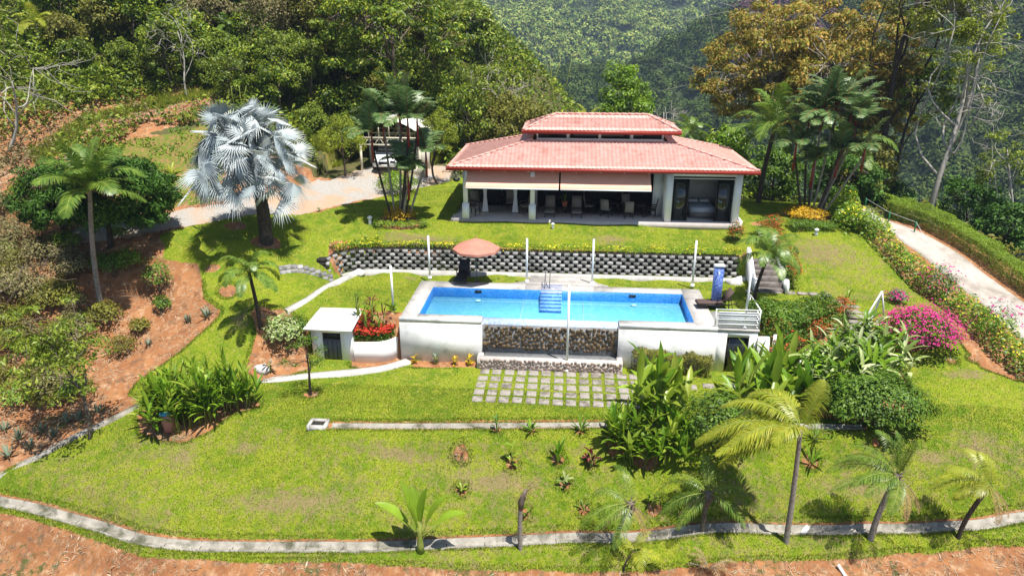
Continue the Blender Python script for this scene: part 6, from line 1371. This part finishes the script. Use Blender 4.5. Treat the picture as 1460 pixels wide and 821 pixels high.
for sx in (-.86, .86):
    for y in (.85, 3.5): mb = MB(); mb.tube([(sx-.1, y, .33), (sx+.1, y, .33)], .33, 16); w_ = mb.build('wheel', M['black'], t); mb = MB(); mb.tube([(sx-.11, y, .33), (sx+.11, y, .33)], .18, 12); mb.build('rim', M['white_metal'], w_)
    mb = MB(); mb.cbox(sx*1.08-.1, 1.35, 1.05, sx*1.08+.1, 1.45, 1.2, .02); mb.build('wing_mirror', M['car'], t)
# ================================================================ TREES AROUND AND BEHIND
def back(u, vt, y):
    q = PY(u, vt, y); z = float(HZ([(q[0], y)])[0]); return np.array([q[0], y, z]), q[2]-z
def bt(name, u, vt, y, cr, cbf, label, **k):
    q, h = back(u, vt, y); return make_tree(name, h, cr, h*cbf, q, label, **k)
bt('clipped_tree', 485, 166, 47, 1.55, .35, 'small round olive green tree left of the carport', leaf='yellowgreen', nc=45, per=110, cl=.45, L=.13, Wd=.06, tr=.1, bark='barkdark')
bt('clipped_tree', 624, 154, 47.5, 1.25, .35, 'small round yellow green tree right of the carport', leaf='yellowgreen', nc=40, per=100, cl=.42, L=.13, Wd=.06, tr=.09, bark='barkdark')
bt('broadleaf_tree', 893, 84, 56, 2.3, .1, 'bright green dense tree rising right behind the roof', leaf='bright', nc=90, per=100, cl=.7, L=.26, Wd=.13, tr=.2)
bt('spreading_tree', 555, -35, 57, 6.2, .3, 'large spreading tree with a forked trunk above the carport', leaf='jungle', nc=150, per=110, cl=1.0, L=.34, Wd=.16, tr=.3, flat=.4, bare=5, bark='bark')
bt('bronze_tree', 465, -60, 61, 4.2, .15, 'brownish green tree left of the large spreading tree', leaf='olive', nc=120, per=100, cl=.9, L=.28, Wd=.12, tr=.25, bare=8)
bt('dry_tree', 385, -20, 60, 3.0, .1, 'pale dusty tree draped with vines above the silver palm', leaf='olivedry', nc=90, per=100, cl=.8, L=.26, Wd=.1, tr=.2, bare=6)
bt('light_green_tree', 402, 42, 55, 2.0, .45, 'slender light green tree on the grassy slope behind the silver palm', leaf='jungle2', nc=50, per=80, cl=.6, L=.24, Wd=.1, tr=.12)
bt('light_green_tree', 437, 55, 55, 1.6, .45, 'slender light green tree just right of its taller twin on the grassy slope', leaf='jungle2', nc=40, per=80, cl=.55, L=.24, Wd=.1, tr=.1)
for u, vt, y, cr, lf, lab in [(660,118,55,2.6,'jungle','dark rounded tree between the carport and the villa'),(720,132,56,3.0,'olive','wide drooping olive green tree left of the roof'),(690,90,60,2.4,'jungle2','light green tree peeping above the wide olive tree'),(755,150,53,2.0,'olive','bushy olive tree touching the left roof edge'),(610,95,58,2.8,'jungle','dark tree behind the right side of the carport'),(520,110,56,2.6,'jungle','dark green tree right behind the carport')]:
    bt('broadleaf_tree', u, vt, y, cr, .08, lab, leaf=lf, nc=80, per=95, cl=.75, L=.26, Wd=.11, tr=.18)
bt('pale_branched_tree', 712, 78, 58, 2.3, .3, 'tree with bare pale branches and a few leaves left of the roof', leaf='yellowgreen', bark='barkpale', nc=26, per=14, cl=.4, L=.25, Wd=.12, tr=.16, bare=12)
q, h = back(789, 78, 52); t = thing('bare_sapling', q, 'bare forked sapling standing behind the left end of the upper roof', 'tree'); mb = MB(); limb(mb, (0, 0, -.3), (-.25, 0, h), .09, .02, .04, 8, 6); limb(mb, (-.02, 0, h*.68), (1.3, 0, h*.97), .05, .015, .2, 7, 5); limb(mb, (-.05, 0, h*.75), (.55, .2, h*.98), .04, .012, .15, 6, 5); mb.build('trunk', M['greenstem'], t)
for i, (u, vt, y, lab) in enumerate([(948,140,60,'leafless grey tree behind the right end of the roof'),(985,145,62,'second leafless grey tree behind the roof, further right')]):
    q, h = back(u, vt, y); make_tree('leafless_tree', h, 1.6, h*.6, q, lab, bark='barkpale', nc=14, per=0, tr=.1, bare=6)
q, h = back(985, 188, 50); feather_palm('young_palm', q, h, 'dark palm crown behind the right corner of the roof', nf=14, L=1.9, arch=1.6, ll=.5, lw=.06, nl=30)
q, h = back(838, 172, 52); feather_palm('young_palm', q, h, 'small light palm peeping over the left side of the upper roof', nf=10, L=1.5, arch=1.2, ll=.4, lw=.06, nl=26, leaf='palmyel')
for u, vt, y, cr, lf, lab in [(1040,176,50,1.6,'bright','light green bush like tree right behind the roof corner'),(1015,190,51,1.4,'jungle','dark green bushy tree between the roof corner and the palm'),(1110,205,52,2.0,'shrub','dark tree behind the magenta dotted shrub'),(1215,215,50,2.6,'mango','dark glossy tree right of the sealing wax palms'),(1265,255,53,2.2,'mango','dark glossy low tree at the top of the driveway'),
  (1235,190,52,2.4,'olive','olive tree behind the dark glossy trees'),(1390,238,51,2.2,'mango','dark glossy tree behind the clipped hedge'),(1450,285,47,1.8,'mango','dark low tree behind the hedge at the right edge'),(1335,285,54,1.8,'jungle','dark shrubby tree below the forked trunk')]:
    bt('broadleaf_tree', u, vt, y, cr, .05, lab, leaf=lf, nc=60, per=95, cl=.65, L=.26, Wd=.13, tr=.14)
bt('orange_tree', 1155, -15, 60, 8.6, .3, 'broad tree with rusty orange leaves behind the palms on the right', leaf='orange', nc=480, per=110, cl=1.0, L=.34, Wd=.15, tr=.3, flat=.5, bare=12, bark='barkpale', shell=.25, lean=(.6, 0))
bt('orange_tree', 1262, 60, 57, 3.4, .35, 'smaller rusty leaved tree in front of the tall dark trunk', leaf='orange', nc=120, per=85, cl=.8, L=.32, Wd=.13, tr=.16, flat=.5, bare=5, bark='bark', shell=.2)
q, h = back(1322, -70, 53); t = make_tree('tall_forked_tree', h, 3.2, h*.72, q, 'tall dark trunked tree with a thin crown beyond the driveway hedge', leaf='olive', bark='barkdark', nc=60, per=45, cl=.7, L=.26, Wd=.1, tr=.28, flat=.5, lean=(.3, 0))
q2 = q+np.array([.5, .5, 0]); make_tree('dark_crowned_tree', h*.62, 2.2, h*.4, q2, 'leaning tree with dark layered foliage right of the tall dark trunk', leaf='jungle', bark='barkdark', nc=50, per=80, cl=.6, L=.22, Wd=.1, tr=.16, flat=.3, lean=(2.0, 0))
q, h = back(1405, -60, 50); make_tree('pale_bare_tree', h, 3.0, h*.35, q, 'tall pale trunked tree with many bare twisting branches near the right edge', leaf='yellowgreen', bark='barkpale', nc=60, per=32, cl=.5, L=.22, Wd=.1, tr=.22, bare=26, lean=(.2, 0), shell=.2)
q = q+np.array([1.6, 2.5, 0]); make_tree('lime_crowned_tree', h*1.05, 3.6, h*.62, q, 'tree with a light lime green crown at the top right corner', leaf='yellowgreen', bark='barkpale', nc=130, per=75, cl=.7, L=.24, Wd=.1, tr=.2, flat=.4, bare=6, lean=(-1.2, 0))
bt('sparse_tree', 1290, 25, 58, 3.0, .5, 'sparse lime leaved tree between the rusty tree and the pale bare tree', leaf='yellowgreen', bark='bark', nc=60, per=45, cl=.6, L=.26, Wd=.11, tr=.15, flat=.4, bare=8)
bt('sparse_tree', 1245, 165, 55, 2.4, .35, 'olive leaved tree with open branches above the top of the driveway', leaf='olive', bark='bark', nc=60, per=55, cl=.6, L=.24, Wd=.1, tr=.13, flat=.5, bare=6)
bt('sparse_tree', 1452, 150, 48, 1.8, .4, 'thin tree with open yellow green foliage at the right edge behind the hedge', leaf='jungle2', bark='barkpale', nc=40, per=45, cl=.5, L=.22, Wd=.1, tr=.1, flat=.5, bare=8)
# jungle on the left hillside: a few prototypes, then copies
protos = []
for i, (lf, h, cr) in enumerate([('jungle',6.5,2.6),('jungle',5.,2.4),('olive',6.,2.3),('jungle2',5.,2.),('jungle',8.,3.),('olivedry',5.,2.1)]):
    protos.append(make_tree('jungle_tree', h, cr, h*.12, (0, 0, -200), 'x', leaf=lf, nc=75, per=75, cl=.85, L=.34, Wd=.17, tr=.16, bark='bark', bare=2))
pp_ = [feather_palm('jungle_palm', (0, 0, -200), 3.5, 'x', nf=14, L=2.6, arch=1.4, ll=.7, lw=.08, nl=28, leaf='palm'), feather_palm('jungle_palm', (0, 0, -200), 2.5, 'x', nf=12, L=2.4, arch=1.3, ll=.7, lw=.08, nl=28, leaf='palmyel')]
kinds = ['dark green jungle tree in the forest on the hillside behind the dry bank','low dark jungle tree in the forest on the hillside behind the dry bank','olive jungle tree in the forest on the hillside behind the dry bank','light green jungle tree in the forest on the hillside behind the dry bank','big dark jungle tree in the forest on the hillside behind the dry bank','dusty half dry jungle tree in the forest on the hillside behind the dry bank']
used = set()
def place(pr, i, q, s, lab, grp):
    if i not in used:
        used.add(i); pr.location = tuple(float(a) for a in q); pr.scale = (s, s, s); pr.rotation_euler = (0, 0, rng.uniform(0, 6)); pr['label'] = lab; pr['group'] = grp
    else: copy_tree(pr, q, rng.uniform(0, 6), s, lab, grp)
rr_ = np.random.default_rng(5)
for row, (y, sp_x, n, sc) in enumerate([(52.5,2.6,11,.62),(56,3.0,11,.8),(61,3.4,11,1.),(67,4.2,10,1.1),(75,5.5,9,1.3)]):
    for k in range(n):
        x = -38+k*sp_x+rr_.uniform(-.9, .9)-row*1.4; yy = y+rr_.uniform(-1.2, 1.2)-abs(x+20)*.03*(x < -20)*3
        if x > -15-(.0 if row else 2) and row < 2 or x > -9: continue
        if inside(np.array([[x, yy]]), band)[0]: yy += 2.
        i = rr_.choice(6, p=[.26,.22,.14,.16,.12,.10]); z = float(HZ([(x, yy)])[0]); place(protos[i], i, (x, yy, z-.2), sc*rr_.uniform(.8, 1.15), kinds[i], 'jungle trees on the left hillside')
for k, (u, v) in enumerate([(232,40),(60,10),(330,20),(140,-10)]):
    q = G(u, v+60); place(pp_[k % 2], 10+k % 2, (q[0], q[1], q[2]), rr_.uniform(.6, .8), ['dark feathery palm growing among the jungle trees on the left hillside', 'yellow green feathery palm growing among the jungle trees on the left hillside'][k % 2], 'palms in the jungle')
q = GB(8, 215); make_tree('bare_tree', 6, 4.0, 2., q, 'grey leafless tree leaning over the dry bank at the top left', bark='barkpale', nc=16, per=0, tr=.12, bare=12, lean=(2.2, 0))
q = GB(268, 140); make_tree('bare_tree', 6.5, 1.8, 2.5, q, 'pale leafless tree in front of the jungle above the dry bank', bark='barkpale', nc=18, per=0, tr=.08, bare=12)
# undergrowth (stuff)
def under(name, n, region, mask, hh, L, Wd, m):
    x0, x1, y0, y1 = region; q = np.c_[rng.uniform(x0, x1, n), rng.uniform(y0, y1, n)]; q = q[mask(q)]; n = len(q); lump = .5+.5*np.sin(q[:, 0]*1.3+np.sin(q[:, 1]*1.1)*2)*np.sin(q[:, 1]*1.6)
    c = np.c_[q, HZ(q)+rng.random(n)*hh*(.3+lump)]; nr = nrm(rdir(n)*.8+np.array([0, 0, .8])); ax = perp(nr, rdir(n)); s = rng.uniform(.6, 1.3, n); mb = MB(); leaf_quads(mb, c, ax, nr, L*s, Wd*s); return tag(mb.build(name, m), kind='stuff')
hillm = lambda q: (q[:, 1] > 47) & ~inside(q, band) & ~inside(q, poly_px([(390,110),(430,110),(520,215),(640,235),(600,250),(480,262),(440,200),(400,170)])) & ~((q[:, 0] > -17) & (q[:, 0] < -9) & (q[:, 1] < 54)) & ~((q[:, 0] > -10) & (q[:, 1] < 50))
under('jungle_undergrowth', 90000, (-75, -4, 47, 92), hillm, 1.3, .42, .2, L_['jungle'])
under('jungle_undergrowth', 30000, (-60, -8, 47, 80), hillm, 1.7, .38, .16, L_['jungle2'])
under('hillside_scrub', 50000, (-8, 60, 50, 110), lambda q: (q[:, 1] > 49+.0*q[:, 0]), 1.2, .45, .22, L_['jungle'])
under('hillside_scrub', 40000, (22, 60, 24, 60), lambda q: (dist_line(q, ofs) > 1.3) & (dist_line(q, dl) > dist_line(q, ofs)), 1.2, .35, .18, L_['olive'])
fr_ = poly_px([(40,215),(120,170),(200,148),(320,128),(325,140),(200,160),(130,178),(50,235)])
def tall_grass(n, poly, h, m, name='tall_grass'):
    lo, hi = poly.min(0), poly.max(0); scatter_blades(name, n, (lo[0], hi[0], lo[1], hi[1]), h, .03, m, lambda q: inside(q, poly), .45)
gb2 = leafmat('tall_grass', [(.12,.17,.012),(.22,.27,.02),(.34,.34,.05)], .3, .6, .2)
tall_grass(26000, fr_, .5, gb2); tall_grass(45000, poly_px([(385,100),(430,100),(505,210),(490,235),(450,215),(430,190),(395,160)]), .45, gb2)
tall_grass(16000, poly_px([(600,238),(650,228),(670,205),(640,200),(600,215)]), .7, gb2)
under('ground_cover', 26000, (-40, -12, 37, 52), lambda q: inside(q, poly_px([(120,215),(200,195),(300,172),(330,200),(300,290),(200,300),(110,312),(70,240)])) & clp(q), .22, .18, .09, L_['bright'])
under('bank_scrub', 34000, (-32, -18, 26, 42), lambda q: inside(q, poly_px([(-40,260),(60,250),(130,345),(110,420),(120,500),(60,560),(0,600),(-60,600)])) & clp(q), .7, .16, .06, L_['olivedry'])
# ================================================================ FAR HILLS
E_ = lambda v: -(PITCH+math.atan((v-CY)/F))
cu = np.array([-900,300,640,700,790,880,960,1060,1130,1300,1500,2400]); cv = np.array([300,260,215,185,140,92,55,12,-12,-60,-90,-120])
us = np.linspace(-500, 2100, 150); Ds = np.r_[np.linspace(80, 220, 16), np.linspace(230, 420, 26), np.linspace(440, 1400, 50)]
def far_z(u, D):

    vB = np.interp(u, cu, cv); zB = HC+(345+.02*u)*np.tan(-(PITCH+np.arctan((vB-CY)/F)))
    DB = 345+.02*u
    q = FXY(u, D); zm = H(q)
    zval = -62-.02*u
    near = sstep((D-75)/85.); z1 = np.minimum(zm, 5.)*(1-near)-3*near*0+zval*near-2.5
    r = np.clip((D-150)/(DB-150), 0, 1); z2 = zval+(zB-zval)*(r**1.15)
    z = np.where(D < 150, z1, z2)
    dn = sstep((D-DB)/90.); z = np.where(D > DB, zB*(1-dn)+(-60)*dn, z)
    rA = np.clip((D-DB-60)/(1300-DB-60), 0, 1); zA = -60+(HC+1300*math.tan(math.radians(9))+60)*rA**1.05
    zA = zA+rA*28*np.sin(u/140.+D/170.)+rA*16*np.sin(u/60.-D/120.)
    z = np.where(D > DB+60, np.maximum(z, zA), z)
    z = z+np.clip((D-150)/100, 0, 1)*(5*np.sin(u/37.+D/31.)+4*np.sin(u/83.-D/47.))
    return z
def FXY(u, D):
    u = np.asarray(u, float); D = np.asarray(D, float); d = fw[None]*F+rt[None]*(u[:, None]-CX)-upv[None]*(100-CY)*1.; h = nrm(d[:, :2]); return h*D[:, None]
UU, DD = np.meshgrid(us, Ds); q = FXY(UU.ravel(), DD.ravel()); z = far_z(UU.ravel(), DD.ravel())
n1, n2 = len(us), len(Ds); ii = np.arange(n1*n2).reshape(n2, n1); mb = MB(); mb.add(np.c_[q, z], np.stack([ii[:-1,:-1], ii[:-1,1:], ii[1:,1:], ii[1:,:-1]], -1).reshape(-1, 4))
tag(mb.build('far_hills', mat('far_ground', (.03,.05,.016), (.05,.07,.02), .05, .95), smooth=True), kind='structure')
def canopy(name, n, D0, D1, u0, u1, r0, m, per, L, sel=None):
    u = rng.uniform(u0, u1, n); D = np.sqrt(rng.uniform(D0**2, D1**2, n)); 
    if sel is not None: k = sel(u, D); u, D = u[k], D[k]
    q = FXY(u, D); z = far_z(u, D); n = len(u); r = r0*rng.uniform(.5, 1.35, n); c = np.c_[q, z+r*.55]; mb = MB()
    o = rdir(n*per); o[:, 2] = np.abs(o[:, 2])*1.1-.15; R_ = np.repeat(r, per)[:, None]; o2 = o*(.75+.3*rng.random((n*per, 1)))*np.array([1, 1, .85]); cc = np.repeat(c, per, 0)+o2*R_
    nr = nrm(o+rdir(n*per)*.35+np.array([0, 0, .15])); ax = perp(nr, rdir(n*per)); s = rng.uniform(.6, 1.3, n*per)*np.repeat(r/r0, per)**.5; leaf_quads(mb, cc, ax, nr, L*s, L*.8*s)
    return tag(mb.build(name, m), kind='stuff')
DBf = lambda u: 345+.02*u
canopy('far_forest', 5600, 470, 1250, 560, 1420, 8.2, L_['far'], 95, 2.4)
canopy('ridge_forest', 5200, 150, 400, 560, 1900, 3.8, L_['farshaded'], 95, 1.05, lambda u, D: (D < DBf(u)+25) & ~((u > 1045) & (u < 1180) & (D > 290)))
canopy('ridge_forest', 260, 290, 400, 1045, 1180, 4.6, L_['farpurple'], 75, 1.5)
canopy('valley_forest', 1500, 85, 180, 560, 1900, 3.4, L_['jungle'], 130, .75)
# ================================================================ AIR
hz_ = MB(); hz_.box(-900, -60, -140, 900, 1390, 250); ho = hz_.build('haze', [], None); 
hm = bpy.data.materials.new('haze'); hm.use_nodes = True; t = hm.node_tree; t.nodes.remove(t.nodes['Principled BSDF']); pv_ = t.nodes.new('ShaderNodeVolumePrincipled')
pv_.inputs['Color'].default_value = (.55,.72,1,1); pv_.inputs['Density'].default_value = .00027; pv_.inputs['Anisotropy'].default_value = .2
t.links.new(pv_.outputs[0], t.nodes['Material Output'].inputs['Volume']); ho.data.materials.append(hm); tag(ho, kind='stuff')
under('jungle_undergrowth', 26000, (-60, -29.5, 40, 52), lambda q: ~inside(q, band), 1.6, .36, .15, L_['jungle2'])
under('dry_scrub', 60000, (-60, -14, 36, 60), lambda q: inside(q, band) & ((np.sin(q[:, 0]*1.1+np.sin(q[:, 1])*2)*np.sin(q[:, 1]*1.3) > .45) | (q[:, 0] < -33)), .8, .3, .1, L_['olivedry'])
